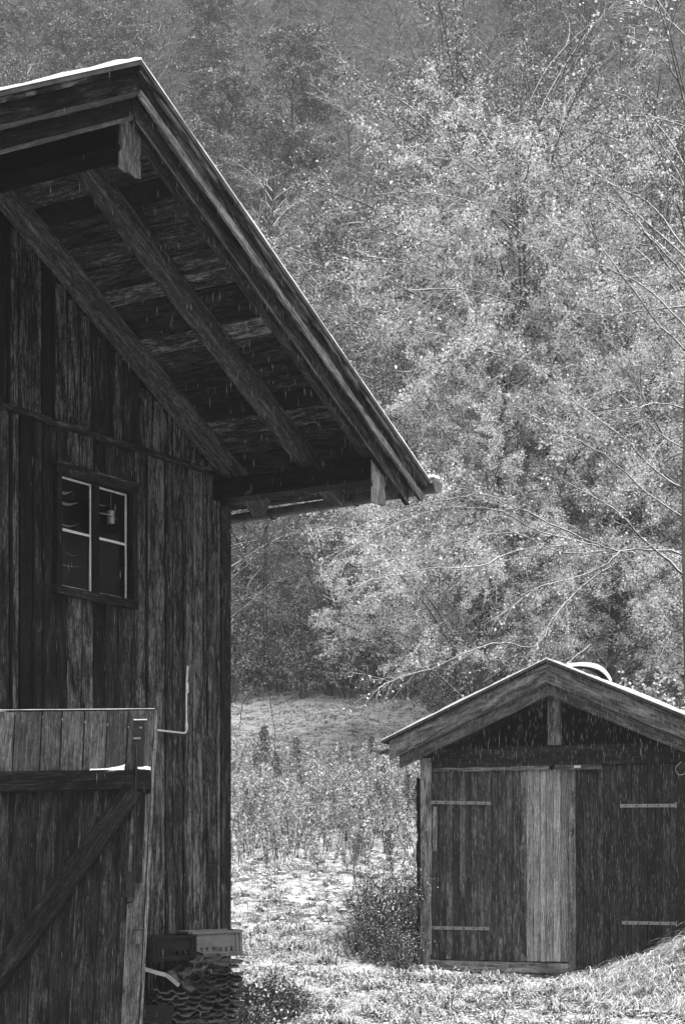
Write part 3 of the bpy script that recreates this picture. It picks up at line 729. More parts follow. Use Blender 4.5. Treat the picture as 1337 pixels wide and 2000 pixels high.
# ------------------------------------------------------------------ hanging wires under the barn gutter
a1 = curve_px([(519, 1028), (516, 1100), (514, 1200), (517, 1270), (512, 1310), (495, 1345), (474, 1375), (470, 1405), (466, 1427)], 16.6, .0028)
o = a1.build('hanging_wire', M['iron']); tag(o, 'thin loose wire under the barn eave curling left at its lower end', 'wire')
a2 = curve_px([(521, 1028), (520, 1150), (522, 1260), (524, 1330), (531, 1395), (537, 1430), (536, 1470), (530, 1500)], 16.65, .0025)
o = a2.build('hanging_wire', M['iron']); tag(o, 'thin straight wire under the barn eave reaching down to the weeds', 'wire')

# ------------------------------------------------------------------ crates and tiles by the barn corner
def crate(name, mat, L, Wd, H, loc, rz, tilt, label):
    root = empty(name, (0, 0, 0)); tag(root, label, 'crate', 'plastic crates on the tile stacks')
    th = .008
    def wall(p0, dx, length, nout, slots):
        # slotted wall made of strips around the openings
        mb = MB(); p0 = np.array(p0, float); dx = np.array(dx, float)
        zl, zh = .045, .085
        def strip(a, b_, z0_, z1_):
            c0 = p0 + dx * a + UP * (z0_ + z1_) / 2; c1 = p0 + dx * b_ + UP * (z0_ + z1_) / 2
            mb.board(c0, c1, UP, nout, z1_ - z0_, th, tone=1)
        strip(0, length, 0, zl); strip(0, length, zh, H)
        x = 0
        for (a, b_) in slots: strip(x, a, zl, zh); x = b_
        strip(x, length, zl, zh)
        for xx in (.012, .05, length - .05, length - .012): mb.board(p0 + dx * xx + np.array(nout) * .008, p0 + dx * xx + np.array(nout) * .008 + UP * H, dx, nout, .008, .014)
        for zz in (.012, H - .012, .03): mb.board(p0 + np.array(nout) * .01 + UP * zz, p0 + dx * length + np.array(nout) * .01 + UP * zz, UP, nout, .012 if zz < .1 else .02, .02)
        return mb
    def slots(length):
        m_ = length / 2
        return [(m_ - .15, m_ - .125), (m_ - .10, m_ - .075), (m_ - .04, m_ + .05), (m_ + .075, m_ + .1), (m_ + .125, m_ + .15)] if length > .35 else [(m_ - .08, m_ - .055), (m_ - .03, m_ + .03), (m_ + .055, m_ + .08)]
    parts = [wall((0, 0, 0), (1, 0, 0), L, (0, -1, 0), slots(L)), wall((0, Wd, 0), (1, 0, 0), L, (0, 1, 0), slots(L)),
             wall((0, 0, 0), (0, 1, 0), Wd, (-1, 0, 0), slots(Wd)), wall((L, 0, 0), (0, 1, 0), Wd, (1, 0, 0), slots(Wd))]
    for p in parts: p.build('side_panel', mat, root)
    mb = MB()
    for k in range(7): mb.board((0, Wd * (k + .5) / 7, .01), (L, Wd * (k + .5) / 7, .01), (0, 1, 0), (0, 0, 1), Wd / 7 * .55, .006)
    mb.build('bottom', mat, root)
    root.location = loc; root.rotation_euler = (R(tilt), R(-1.5), R(rz)); return root
p = pix(374, 1871, 15.45); crate('crate', M['crate_grey'], .46, .32, .225, tuple(p), 24, 0, 'grey plastic crate with slotted side on top of the roof tiles')
p = pix(296, 1880, 15.10); crate('crate', M['crate_dark'], .44, .32, .215, tuple(p), 37, 0, 'plastic crate coloured dark for shade left of the grey crate')
# clay tiles
def tile_mesh():
    mb = MB(); W_, L_, n = .27, .38, 28; V = []
    def prof(u): return .026 * max(0, math.sin(u * 4 * math.pi + .6)) ** 1.4 - .004 * math.sin(u * 3)
    for k in (0, 1):
        for zz in (0, .014):
            for i in range(n + 1):
                u = i / n; V.append((u * W_ - W_ / 2, k * L_, prof(u) + zz))
    a = n + 1; fs = []
    for i in range(n):
        fs += [(i, i + 1, 2 * a + i + 1, 2 * a + i), (a + i, 3 * a + i, 3 * a + i + 1, a + i + 1), (i, a + i, a + i + 1, i + 1), (2 * a + i, 2 * a + i + 1, 3 * a + i + 1, 3 * a + i)]
    fs += [(0, 2 * a, 3 * a, a), (n, a + n, 3 * a + n, 2 * a + n)]
    mb.add(V, fs, [[(0, 0)] * 4] * len(fs)); return mb.build('roof_tile', M['tile'])
t0_ = tile_mesh(); first = [True]
def place_tile(loc, rot, label, group):
    o = t0_ if first[0] else t0_.copy()
    if not first[0]: COL.objects.link(o)
    first[0] = False; o.location = loc; o.rotation_euler = rot; tag(o, label, 'roof tile', group)
def stack(px, Y, ybot, ytop, rz, label, group, dz=.041):
    base = pix(px, ybot, Y); zt = EYE + (HY - ytop) * Y / F; z = base[2]
    while z < zt:
        place_tile((base[0] + random.uniform(-.035, .035), Y + random.uniform(-.04, .04), z), (R(random.uniform(-5, 5)), R(random.uniform(-6, 6)), R(rz + random.uniform(-16, 16))), label, group); z += dz + random.uniform(-.006, .014)
stack(440, 15.55, 2012, 1884, 14, 'clay roof tile in the right stack beneath the grey crate', 'roof tiles in the right stack')
stack(386, 15.35, 2006, 1903, -8, 'clay roof tile in the middle stack beside the right stack', 'roof tiles in the middle stack')
stack(335, 15.15, 2004, 1938, 6, 'clay roof tile in the low stack behind the gate edge', 'roof tiles in the low left stack')
for px, py, rot, lab in ((408, 1886, (0, R(-32), R(10)), 'loose clay roof tile tilted steeply on the middle stack under the crates'),
                         (382, 1890, (R(5), R(-50), R(20)), 'loose clay roof tile standing nearly upright left of the tilted one'),
                         (348, 1921, (R(10), R(35), R(-10)), 'loose clay roof tile leaning right on the low stack'),
                         (448, 1884, (0, R(-6), R(30)), 'loose clay roof tile lying askew on top of the right stack')):
    place_tile(tuple(pix(px, py, 15.2)), rot, lab, None) 
# bent light metal strip and lower sheets
mb = MB()
P = [pix(262, 1888, 15.0), pix(283, 1893, 15.0), pix(326, 1905, 15.0), pix(350, 1925, 14.95)]
for a, b_ in zip(P[:-1], P[1:]): mb.board(a, b_, np.cross(b_ - a, [0, 1, 0]), (0, 1, 0), .032, .02, seg=2, tone=1)
o = mb.build('metal_strip', M['tin']); tag(o, 'bent pale metal strip sticking out beside the gate edge', 'metal strip')
mb = MB(); V = []; n = 60
for k in (0, 1):
    for i in range(n + 1): V.append(pix(255, 1998, 14.6) + np.array([.33 * k, .3 * i / n, .12 * i / n + .016 * math.sin(i * .63)]))
mb.add(V, [(i, i + 1, n + 2 + i, n + 1 + i) for i in range(n)], [[(0, 0)] * 4] * n); o = mb.build('corrugated_sheet', M['crate_dark']); tag(o, 'dark corrugated sheet on the ground at the foot of the gate', 'sheet')
mb = MB(); mb.tube([pix(372, 1991, 14.9), pix(382, 1996, 14.9), pix(396, 2004, 14.9)], .008, 5); o = mb.build('stick', M['pale']); tag(o, 'short pale stick in front of the middle tile stack', 'stick')

# ------------------------------------------------------------------ vegetation builders
class Plant:
    def __init__(s): s.V = []; s.F = []; s.n = 0; s.LP = []; s.LS = []
    def tube(s, P, r, k):
        V, fs = tube_geo(P, r, k, False); s.V.append(V); s.F.append(np.array(fs, dtype=np.int32) + s.n); s.n += len(V)
    def wood(s): return np.concatenate(s.V), np.concatenate(s.F)
def leaves(P, size, r, upbias=.3, aspect=.65):
    """one folded leaf quad at each point"""
    n = len(P); P = np.asarray(P); sz = size if np.ndim(size) else np.full(n, size)
    nrm = r.normal(0, 1, (n, 3)); nrm[:, 2] = nrm[:, 2] + upbias * 2; nrm /= np.linalg.norm(nrm, axis=1, keepdims=True)
    a = np.cross(nrm, r.normal(0, 1, (n, 3))); a /= np.linalg.norm(a, axis=1, keepdims=True); b_ = np.cross(nrm, a)
    sz = sz * r.uniform(.6, 1.3, n)
    A = a * sz[:, None] * .5; Bv = b_ * (sz * aspect)[:, None] * .5
    V = np.stack([P - A, P + Bv + nrm * (sz * .12)[:, None], P + A, P - Bv + nrm * (sz * .12)[:, None]], 1).reshape(-1, 3)
    return V, np.arange(4 * n).reshape(n, 4)
def bez(p, d, L, n, droop, wig, r):
    """curved branch: start p, direction d, length L"""
    P = [p]; d = d / np.linalg.norm(d); st_ = L / n
    for k in range(n):
        d = d + np.array([0, 0, -droop / n]) + r.normal(0, wig, 3) / n ** .5 * .6; d /= np.linalg.norm(d); P.append(P[-1] + d * st_)
    return np.array(P)
def grow(pl, P, r0, level, r, spec):
    """add side branches along polyline P"""
    if level >= len(spec): return
    sp = spec[level]; m = len(P) - 1; L = np.linalg.norm(np.diff(P, axis=0), axis=1).sum()
    for k in range(sp['n'](L) if callable(sp['n']) else sp['n']):
        u = r.uniform(sp.get('u0', .15), 1.0); i = min(int(u * m), m - 1); f = u * m - i
        p = P[i] * (1 - f) + P[i + 1] * f; T = P[i + 1] - P[i]; T /= np.linalg.norm(T)
        q = r.normal(0, 1, 3); q -= T * q.dot(T); q /= np.linalg.norm(q)
        ang = r.uniform(*sp['ang']); d = T * math.cos(ang) + q * math.sin(ang); d[2] += sp.get('up', 0)
        l = L * sp['len'] * r.uniform(.5, 1.1) * (1.1 - .55 * u); l = max(l, sp.get('min', .1))
        br = max(r0 * sp['rad'] * (1.1 - .6 * u), sp.get('rmin', .004)); Q = bez(p, d, l, sp['seg'], sp['droop'], sp['wig'], r)
        pl.tube(Q, np.linspace(br, br * .35, len(Q)), sp['k'])
        if sp.get('leaf'):
            c = int(sp['leaf'] * l + r.uniform(0, 1)); uu = r.uniform(.1, 1, c) * (len(Q) - 1); ii = np.minimum(uu.astype(int), len(Q) - 2); ff = (uu - ii)[:, None]
            pl.LP.append(Q[ii] * (1 - ff) + Q[ii + 1] * ff + r.normal(0, sp.get('ls', .06), (c, 3)))
        grow(pl, Q, br, level + 1, r, spec)
def tree_proto(name, seed, H, r0, spec, leaf=None, lmix=(.4, .3, .3), lean=(0, 0), cat='tree', label='', trunks=1, droop0=0.0, conifer=False, hazed=False, upb=.35, twigmat='twig', height_bias=.15):
    r = np.random.default_rng(seed); root = empty(name, (0, 0, 0)); pl = Plant(); tr = Plant()
    for q in range(trunks):
        d = np.array([lean[0] + (r.normal(0, .12) if trunks > 1 else 0), lean[1] + (r.normal(0, .12) if trunks > 1 else 0), 1.])
        P = bez(np.array([r.normal(0, .15) if trunks > 1 else 0, 0, -.3]), d, H, 12, droop0, .05, r)
        rr = r0 * (1 - np.linspace(0, 1, 13) ** 1.2 * .93); tr.tube(P, rr, 8); grow(pl, P, r0, 0, r, spec)
    V, Fq = tr.wood(); raw_mesh('trunk', V, Fq, M['trunk'], parent=root, smooth=True, local=True)
    V, Fq = pl.wood(); raw_mesh('branches', V, Fq, M[twigmat], parent=root, smooth=True, local=True)
    if pl.LP and leaf:
        P = np.concatenate(pl.LP); V, Fq = leaves(P, leaf, r, upb); mi = r.choice(3, len(Fq), p=lmix)
        raw_mesh('crown', V, Fq, [M['leaf_snow'], M['leaf_pale'], M['needle'] if conifer else M['leaf_haze'] if hazed else M['leaf_dark']], mi, parent=root, local=True)
    return root
def spec_decid(leaf, n0=34, droop=.5, dens=1.0, up=.25, u0=.18):
    return [dict(n=n0, u0=u0, ang=(.7, 1.25), len=.42, rad=.34, seg=8, droop=droop, wig=.22, k=5, up=up, leaf=leaf * .3, rmin=.012),
            dict(n=lambda L: int(L * 3.2 * dens) + 2, u0=.2, ang=(.35, .9), len=.5, rad=.45, seg=5, droop=droop * .5, wig=.3, k=4, leaf=leaf * .7, min=.3, rmin=.008),
            dict(n=lambda L: int(L * 5 * dens) + 1, u0=.15, ang=(.35, .9), len=.5, rad=.5, seg=3, droop=.2, wig=.3, k=3, leaf=leaf, min=.18, rmin=.0055)]
def conif_spec():
    return [dict(n=120, u0=.1, ang=(1.35, 1.7), len=.26, rad=.16, seg=6, droop=.5, wig=.08, k=4, leaf=90, ls=.13, rmin=.012),
            dict(n=lambda L: int(L * 5) + 1, u0=.2, ang=(.6, 1.1), len=.35, rad=.5, seg=3, droop=1.0, wig=.15, k=3, leaf=90, ls=.09, min=.2, rmin=.006)]
used = set()
def put(root, x, y, sc=1.0, rz=None, label=None, cat='tree', group=None, sink=.0, z=None):
    """place a thing: the prototype itself first, then copies of it with copies of its parts"""
    if root.name in used:
        c = root.copy(); COL.objects.link(c)
        for ch in list(root.children):
            d = ch.copy(); COL.objects.link(d); d.parent = c
    else:
        used.add(root.name); c = root
    c.location = (x, y, (gz(x, y) if z is None else z) - sink); c.scale = (sc,) * 3; c.rotation_euler = (0, 0, random.uniform(0, 6.283) if rz is None else rz)
    for k in ('label', 'category', 'group'):
        if k in c: del c[k]
    tag(c, label, cat, group); return c

# prototypes for the slope
LEAFY = [tree_proto('leafy_tree', 11 + i, 13, .16, spec_decid(34, 40, .55, .62), leaf=.066, lmix=(.20, .34, .46), trunks=1, hazed=True) for i in range(3)]
BARE = [tree_proto('bare_tree', 21 + i, 15, .17, spec_decid(3.0, 40, .8, .8, .3, .12), leaf=.06, lmix=(.22, .38, .40), trunks=1, hazed=True) for i in range(3)]
CON = [tree_proto('spruce_tree', 31 + i, 17, .2, conif_spec(), leaf=.12, lmix=(.24, .22, .54), conifer=True) for i in range(2)]

# near trees on the right, each with its own place
LEAFN = [tree_proto('leafy_tree', 41 + i, 15, .14, spec_decid((62, 80)[i], 46, .6, .8), leaf=(.06, .066)[i], lmix=((.24, .36, .40), (.74, .18, .08))[i], trunks=1 + i) for i in range(2)]
near = [(pix(905, 0, 47)[0], 47, 0, 1.12, 'leafy snow flecked tree in the middle of the slope with the highest round crown'),
        (pix(1040, 0, 43)[0], 43, 1, .95, 'bright snow laden leafy tree just left of centre above the shed ridge'),
        (pix(905, 0, 41)[0], 41, 1, .66, 'small bright snow laden tree between the barn eave tip and the larger bright tree'),
        (pix(1170, 0, 41)[0], 41, 1, .72, 'small bright snow laden tree above the right slope of the shed roof'),
        (pix(1150, 0, 45)[0], 45, 0, .95, 'dim leafy tree behind the small bright tree above the right slope of the shed roof'),
        (pix(800, 0, 64)[0], 64, 0, 1.0, 'smaller leafy tree beyond the barn eave tip'),
        (pix(1290, 0, 48)[0], 48, 0, 1.1, 'tall leafy tree at the right edge of the photo'),
        (pix(1060, 0, 54)[0], 54, 0, 1.25, 'tall leafy tree behind the bright leafy tree')]
for x, y, k, sc, lab in near: put(LEAFN[k], x, y, sc, None, lab)
BAREN = [tree_proto('bare_tree', 51 + i, 15, .085, spec_decid(1.5, 44, .75, .95, .35, .1), leaf=.08, lmix=(.6, .2, .2), trunks=1 + i) for i in range(2)]
for px, y, k, sc, lab in ((1400, 41, 1, 1.2, 'bare forked tree beyond the right edge reaching into the photo'),
                          (880, 58, 0, 1.3, 'bare tall tree behind the highest leafy crown'),
                          (1120, 68, 1, 1.2, 'bare forked tall tree at the top right'),
                          (640, 66, 0, 1.1, 'bare tree at the far edge of the meadow behind the barn eave'),
                          (760, 64, 1, .85, 'bare forked tree at the far edge of the meadow left of the leafy trees')):
    put(BAREN[k], pix(px, 0, y)[0], y, sc, None, lab)

r = np.random.default_rng(15)
EDGE = []
def edge_bushes():
    SB_ = [shrub_proto('edge_bush', 71 + i, 3.0, 40, .07, (.24, .34, .42), 11, k0=.6) for i in range(2)]
    for px0, px1, Y0, Y1, n in ((430, 860, 62, 70, 34), (860, 1400, 40, 66, 44), (430, 1400, 70, 84, 30)):
        for k in range(n):
            px = px0 + (px1 - px0) * (k + r.uniform(.1, .9)) / n; Y = r.uniform(Y0, Y1)
            put(SB_[r.integers(2)], pix(px, 0, Y)[0], Y, r.uniform(.7, 1.35), None, 'snow flecked bush in the undergrowth along the forest edge', 'bush', 'bushes along the forest edge')
# the arching tree at the right edge with limbs laid out one by one
def arching_tree():
    r = np.random.default_rng(77); Y = 36; x = pix(1334, 0, Y)[0]; root = empty('arching_tree', (x, Y, gz(x, Y)))
    tag(root, 'snow lined tree at the right edge with long boughs arching left over the shed', 'tree')
    tr = Plant(); P = np.array([pix(1336 + 3 * math.sin(k), 1560 - 120 * k, Y) for k in range(9)] + [pix(1338, 420, Y), pix(1332, 250, Y)]); tr.tube(P, np.linspace(.055, .012, len(P)), 8)
    P2 = np.array([pix(1400, 1600, Y + .8), pix(1406, 1300, Y + .8), pix(1395, 1150, Y + .8), pix(1392, 900, Y + .8), pix(1388, 600, Y + .8), pix(1390, 250, Y + .8)]); tr.tube(P2, np.linspace(.09, .02, 6), 8)
    pl = Plant()
    sp = [dict(n=lambda L: int(L * 5) + 3, u0=.08, ang=(.3, .8), len=.26, rad=.4, seg=6, droop=.35, wig=.4, k=4, leaf=4, min=.35, rmin=.0045),
          dict(n=lambda L: int(L * 6) + 1, u0=.1, ang=(.3, .8), len=.5, rad=.5, seg=4, droop=.2, wig=.4, k=3, leaf=6, min=.15, rmin=.003)]
    limbs = [([(1350, 1135), (1290, 1082), (1239, 1036), (1195, 992), (1107, 942), (1060, 925)], .035, -1),
             ([(1340, 1082), (1272, 1074), (1212, 1077), (1184, 1102), (1129, 1127), (1057, 1146), (997, 1184), (958, 1212)], .028, -1.5),
             ([(1200, 1100), (1130, 1150), (1080, 1210), (1046, 1262), (986, 1256), (942, 1262), (886, 1284), (842, 1306), (782, 1322), (738, 1344)], .026, -2),
             ([(1340, 798), (1283, 788), (1250, 796), (1212, 799), (1151, 815)], .024, -.5), ([(1340, 748), (1305, 746), (1278, 760), (1250, 788)], .02, 0),
             ([(1338, 598), (1261, 606), (1179, 614), (1090, 609)], .022, 0), ([(1345, 560), (1327, 529), (1280, 480), (1235, 425), (1180, 385), (1140, 375), (1085, 352)], .026, .4),
             ([(1345, 500), (1278, 408), (1212, 370), (1140, 331), (1060, 320)], .024, .6), ([(1345, 690), (1290, 640), (1230, 560), (1170, 480), (1120, 440), (1060, 430)], .026, 0),
             ([(1340, 640), (1270, 570), (1200, 530), (1130, 500), (1050, 480)], .022, -.3), ([(1345, 380), (1300, 300), (1260, 230), (1230, 150)], .022, .5),
             ([(1340, 330), (1290, 250), (1220, 190), (1160, 170)], .02, .6),
             ([(1239, 1082), (1195, 1074), (1129, 1047), (1057, 1014), (997, 986), (942, 964), (876, 975), (793, 992), (699, 1030), (644, 1030)], .024, -1.8),
             ([(1190, 1072), (1057, 1040), (980, 1000), (900, 990), (820, 1005), (740, 1040), (670, 1080)], .02, -2),
             ([(1100, 1065), (1010, 1075), (931, 1107), (837, 1110), (765, 1124), (716, 1135)], .02, -2.2), ([(1195, 1075), (1100, 1080), (1000, 1040), (900, 1055), (830, 1070), (760, 1100)], .018, -1.2),
             ([(1150, 1260), (1100, 1300), (1040, 1310), (980, 1350)], .016, -1), ([(1345, 880), (1290, 850), (1240, 800), (1180, 740), (1130, 700)], .022, .3),
             ([(1345, 960), (1280, 920), (1210, 850), (1130, 790), (1060, 730), (1010, 700)], .026, .4), ([(1348, 1020), (1260, 960), (1180, 890), (1090, 840), (1010, 800), (950, 790)], .024, -.2)]
    for pts, r0, dY in limbs:
        n = len(pts); Q = []
        C = [pix(a, b_, Y + dY * (i / (n - 1)) + .15 * math.sin(i * 2)) for i, (a, b_) in enumerate(pts)]
        for i in range(n - 1):
            p0 = C[max(i - 1, 0)]; p1 = C[i]; p2 = C[i + 1]; p3 = C[min(i + 2, n - 1)]
            for u in (0, .25, .5, .75): Q.append(.5 * ((2 * p1) + (-p0 + p2) * u + (2 * p0 - 5 * p1 + 4 * p2 - p3) * u * u + (-p0 + 3 * p1 - 3 * p2 + p3) * u ** 3) + r.normal(0, .012, 3))
        Q.append(C[-1]); Q = np.array(Q); r0 *= .85; pl.tube(Q, np.linspace(r0, .006, len(Q)), 5); grow(pl, Q, r0 * .6, 0, r, sp)
    V, Fq = tr.wood(); raw_mesh('trunk', V, Fq, M['trunk'], parent=root, smooth=True)
    V, Fq = pl.wood(); raw_mesh('branches', V, Fq, M['twig'], parent=root, smooth=True)
    P = np.concatenate(pl.LP); V, Fq = leaves(P, .055, r, .35); raw_mesh('crown', V, Fq, [M['leaf_snow'], M['leaf_pale'], M['leaf_dark']], r.choice(3, len(Fq), p=(.5, .3, .2)), parent=root)
arching_tree()

# shrubs at the right, behind the shed
def shrub_proto(name, seed, H, leafd, size, mix, n=9, twig='twig', k0=.5):
    r = np.random.default_rng(seed); root = empty(name, (0, 0, 0)); pl = Plant()
    for q in range(n):
        a = r.uniform(0, 6.28); d = np.array([math.cos(a) * r.uniform(.1, k0), math.sin(a) * r.uniform(.1, k0), 1.])
        P = bez(np.array([math.cos(a) * .1, math.sin(a) * .1, -.05]), d, H * r.uniform(.7, 1.05), 7, .2, .15, r); pl.tube(P, np.linspace(.018, .005, 8), 5)
        grow(pl, P, .016, 0, r, [dict(n=12, u0=.12, ang=(.4, .9), len=.4, rad=.5, seg=4, droop=.3, wig=.25, k=3, leaf=leafd * .8, rmin=.004, ls=.04),
                                 dict(n=5, u0=.1, ang=(.4, .9), len=.5, rad=.5, seg=3, droop=.2, wig=.3, k=3, leaf=leafd, rmin=.003, ls=.04, min=.12)])
    V, Fq = pl.wood(); raw_mesh('stems', V, Fq, M[twig], parent=root, smooth=True, local=True)
    P = np.concatenate(pl.LP); V, Fq = leaves(P, size, r, .3); raw_mesh('foliage', V, Fq, [M['leaf_snow'], M['leaf_pale'], M['leaf_dark']], r.choice(3, len(Fq), p=mix), parent=root, local=True)
    return root
edge_bushes()
SH = shrub_proto('leafy_shrub', 61, 2.6, 30, .085, (.42, .2, .38), 12)
for px, y, sc, lab in ((1300, 33, 1.25, 'bright snow laden shrub at the right edge above the shed roof'), (1230, 36, .95, 'leafy shrub left of the brightest shrub above the shed roof'),
                       (1170, 40, .9, 'leafy shrub straight above the snowy sheet on the shed roof'), (870, 60, 1.2, 'leafy shrub at the meadow edge left of the shed ridge'),
                       (690, 64, 1.3, 'leafy shrub at the far meadow edge halfway between barn and shed'), (560, 65, 1.3, 'leafy shrub at the far meadow edge near the hanging wires'),
                       (470, 65, 1.3, 'leafy shrub at the far meadow edge beside the barn corner'), (980, 46, 1.1, 'leafy shrub close behind the left slope of the shed roof'),
                       (1090, 44, 1.0, 'leafy shrub close behind the shed ridge'), (790, 62, 1.1, 'leafy shrub at the meadow edge above the left tip of the shed roof'), (1350, 30, 1.1, 'snow laden shrub cut by the right edge beside the shed roof')):
    put(SH, pix(px, 0, y)[0], y, sc, None, lab, 'shrub')
HB = shrub_proto('snowy_shrub', 62, 1.0, 60, .07, (.8, .12, .08), 14, k0=1.0)
for px, y, sc, lab in ((1318, 28.5, 1.0, 'low snow covered shrub right behind the shed roof at the right edge'), (1275, 31, 1.1, 'low snow covered shrub left of the one at the right edge'), (1225, 34, 1.1, 'low snow covered shrub behind the right slope of the shed roof')):
    put(HB, pix(px, 0, y)[0], y, sc, None, lab, 'shrub')
DB = shrub_proto('dark_bush', 63, 1.45, 26, .034, (.22, .2, .58), 13, 'stem', k0=.35)
for px, y, sc, lab in ((800, 22.7, .78, 'dark twiggy bush pressed against the left corner of the shed'), (768, 22.9, .72, 'dark twiggy bush second from the shed corner'), (742, 22.4, .5, 'low dark bush in front of the bushes by the shed corner'),
                       (728, 23.6, .66, 'dark twiggy bush leftmost and farthest back of the bushes by the shed'), (785, 21.9, .42, 'lowest dark bush in front of the shed post'), (698, 23.0, .36, 'small dark bush standing apart left of the bushes by the shed')):
    put(DB, pix(px, 0, y)[0], y, sc, None, lab, 'bush')
DS = shrub_proto('dark_bush', 64, .35, 90, .03, (.1, .1, .8), 26, 'stem', k0=1.0)
for px, y, sc, lab in ((492, 16.9, 1.1, 'low dark weed clump right of the tile stacks'), (540, 17.2, .8, 'low dark weed clump at the bottom edge right of the one by the tiles'), (470, 16.5, .7, 'low dark weed clump against the right tile stack')):
    put(DS, pix(px, 0, y)[0], y, sc, None, lab, 'weed clump', None)

# forest on the slope
r = np.random.default_rng(5); cnt = 0; pts = []
tries = 0
while cnt < 250 and tries < 20000:
    tries += 1
    Y = 62 + (235 - 62) * r.uniform(0, 1) ** 1.15; X = r.uniform(-.24, .235) * Y
    mind = 2.6 + Y * .016
    if any((X - a) ** 2 + (Y - b_) ** 2 < mind ** 2 for a, b_ in pts): continue
    if Y < 75 and X > 9: pass
    pts.append((X, Y)); cnt += 1; u = r.uniform()
    px = HX + X / Y * F
    pc = .55 if px < 480 and Y > 80 else .10
    if u < pc: put(CON[r.integers(2)], X, Y, r.uniform(.8, 1.15), None, 'snow draped spruce on the hazy wooded slope', 'spruce', 'spruces on the slope')
    elif u < pc + .5 * (1 - pc) : put(LEAFY[r.integers(3)], X, Y, r.uniform(.75, 1.15), None, 'leafy snow flecked tree on the hazy wooded slope', 'tree', 'leafy trees on the slope')
    else: put(BARE[r.integers(3)], X, Y, r.uniform(.75, 1.15), None, 'bare snow lined tree on the hazy wooded slope', 'tree', 'bare trees on the slope')

# ------------------------------------------------------------------ weeds
def weed_geo(r, H, lean, plume=1.0, mix=(.42, .22, .36)):
    """one goldenrod-like stalk: stem ribbon + plume flecks, returned as vertices, faces, material index"""
    P = bez(np.zeros(3), np.array([lean[0], lean[1], 1.]), H, 7, .25, .06, r); V, F_ = tube_geo(P, np.linspace(.011, .005, 8), 3, False)
    F_ = np.array(F_); Vs = [V]; Fs = [F_]; mi = [np.zeros(len(F_), int)]; n = len(V)
    c = int(420 * plume); u = 1 - r.beta(1.4, 2.2, c) * .55; k = u * 7; i = np.minimum(k.astype(int), 6); f = (k - i)[:, None]
    rad = .062 * H * np.sin(np.clip((1.02 - u) / .57, 0, 1) * math.pi) ** .7 + .008
    pos = P[i] * (1 - f) + P[i + 1] * f + r.normal(0, 1, (c, 3)) * (rad * .5)[:, None]
    Vl, Fl = leaves(pos, .056, r, .1, .5); Vs.append(Vl); Fs.append(Fl + n); n += len(Vl); mi.append(r.choice([1, 2, 3], c, p=mix))
    c = int(45 * plume); u = r.uniform(.1, .65, c); k = u * 7; i = np.minimum(k.astype(int), 6); f = (k - i)[:, None]
    pos = P[i] * (1 - f) + P[i + 1] * f + r.normal(0, .03, (c, 3)); Vl, Fl = leaves(pos, .055, r, .2, .3); Vs.append(Vl); Fs.append(Fl + n); mi.append(r.choice([1, 2, 3], c, p=(.35, .2, .45)))
    return Vs, Fs, mi
def weed_proto(seed, mix=(.42, .22, .36)):
    r = np.random.default_rng(seed); root = empty('goldenrod', (0, 0, 0)); Vs, Fs, mi = weed_geo(r, 1.45, (r.normal(0, .1), r.normal(0, .1)), 1.0, mix)
    mats = [M['stem'], M['plume'], M['plume_dark'], M['leaf_snow']]
    raw_mesh('stem', Vs[0], Fs[0], mats, mi[0], parent=root, local=True)
    o = len(Vs[0]); raw_mesh('plume', Vs[1], Fs[1] - o, mats, mi[1], parent=root, local=True)
    o += len(Vs[1]); raw_mesh('leaves', Vs[2], Fs[2] - o, mats, mi[2], parent=root, local=True); return root
WD = [weed_proto(100 + i, (.42, .22, .36) if i < 4 else (.12, .83, .05)) for i in range(6)]
r = np.random.default_rng(9)
for k in range(240):
    px = r.uniform(446, 835); Y = r.uniform(31, 41)
    if px < 560: Y = r.uniform(31, 42)
    x = pix(px, 0, Y)[0]
    put(WD[r.integers(4) if r.uniform() < .86 else r.integers(4, 6)], x, Y, r.uniform(.55, 1.0), None, 'dry feathery goldenrod stalk standing in the weed patch between barn and shed', 'weed', 'goldenrod stalks in the weed patch')
for px, Y, sc, lab in ((522, 38.5, 1.25, 'tall dark plumed weed below the end of the straight hanging wire'), (592, 38, 1.15, 'tall single plumed weed standing right of the pair below the hanging wires'), (505, 39, 1.15, 'tall plumed weed left of the dark one below the hanging wires'), (768, 27, .8, 'leaning weed stalk left of the shed post'), (688, 27.5, .7, 'lone upright weed stalk in front of the weed patch')):
    put(WD[r.integers(4, 6)], pix(px, 0, Y)[0], Y, sc, None, lab, 'weed')
# low mass of weeds between them
Vs = []; Fs = []; mi = []; n = 0
for k in range(420):
    px = r.uniform(430, 850); Y = r.uniform(30, 43); x = pix(px, 0, Y)[0]; H = r.uniform(.3, .8) * (1 if Y > 31 else .6)
    a, b_, c = weed_geo(r, H, r.normal(0, .25, 2), .5); m0 = 0
    off = np.array([x, Y, gz(x, Y)])
    A = np.concatenate([q + off for q in a]); Bf = np.concatenate(b_) + n; Vs.append(A); Fs.append(Bf); mi.append(np.concatenate(c)); n += len(A)
o = raw_mesh('weed_undergrowth', np.concatenate(Vs), np.concatenate(Fs), [M['stem'], M['plume'], M['plume_dark'], M['leaf_snow']], np.concatenate(mi))
tag(o, 'tangled low weeds filling the patch between barn and shed', 'weeds', kind='stuff')

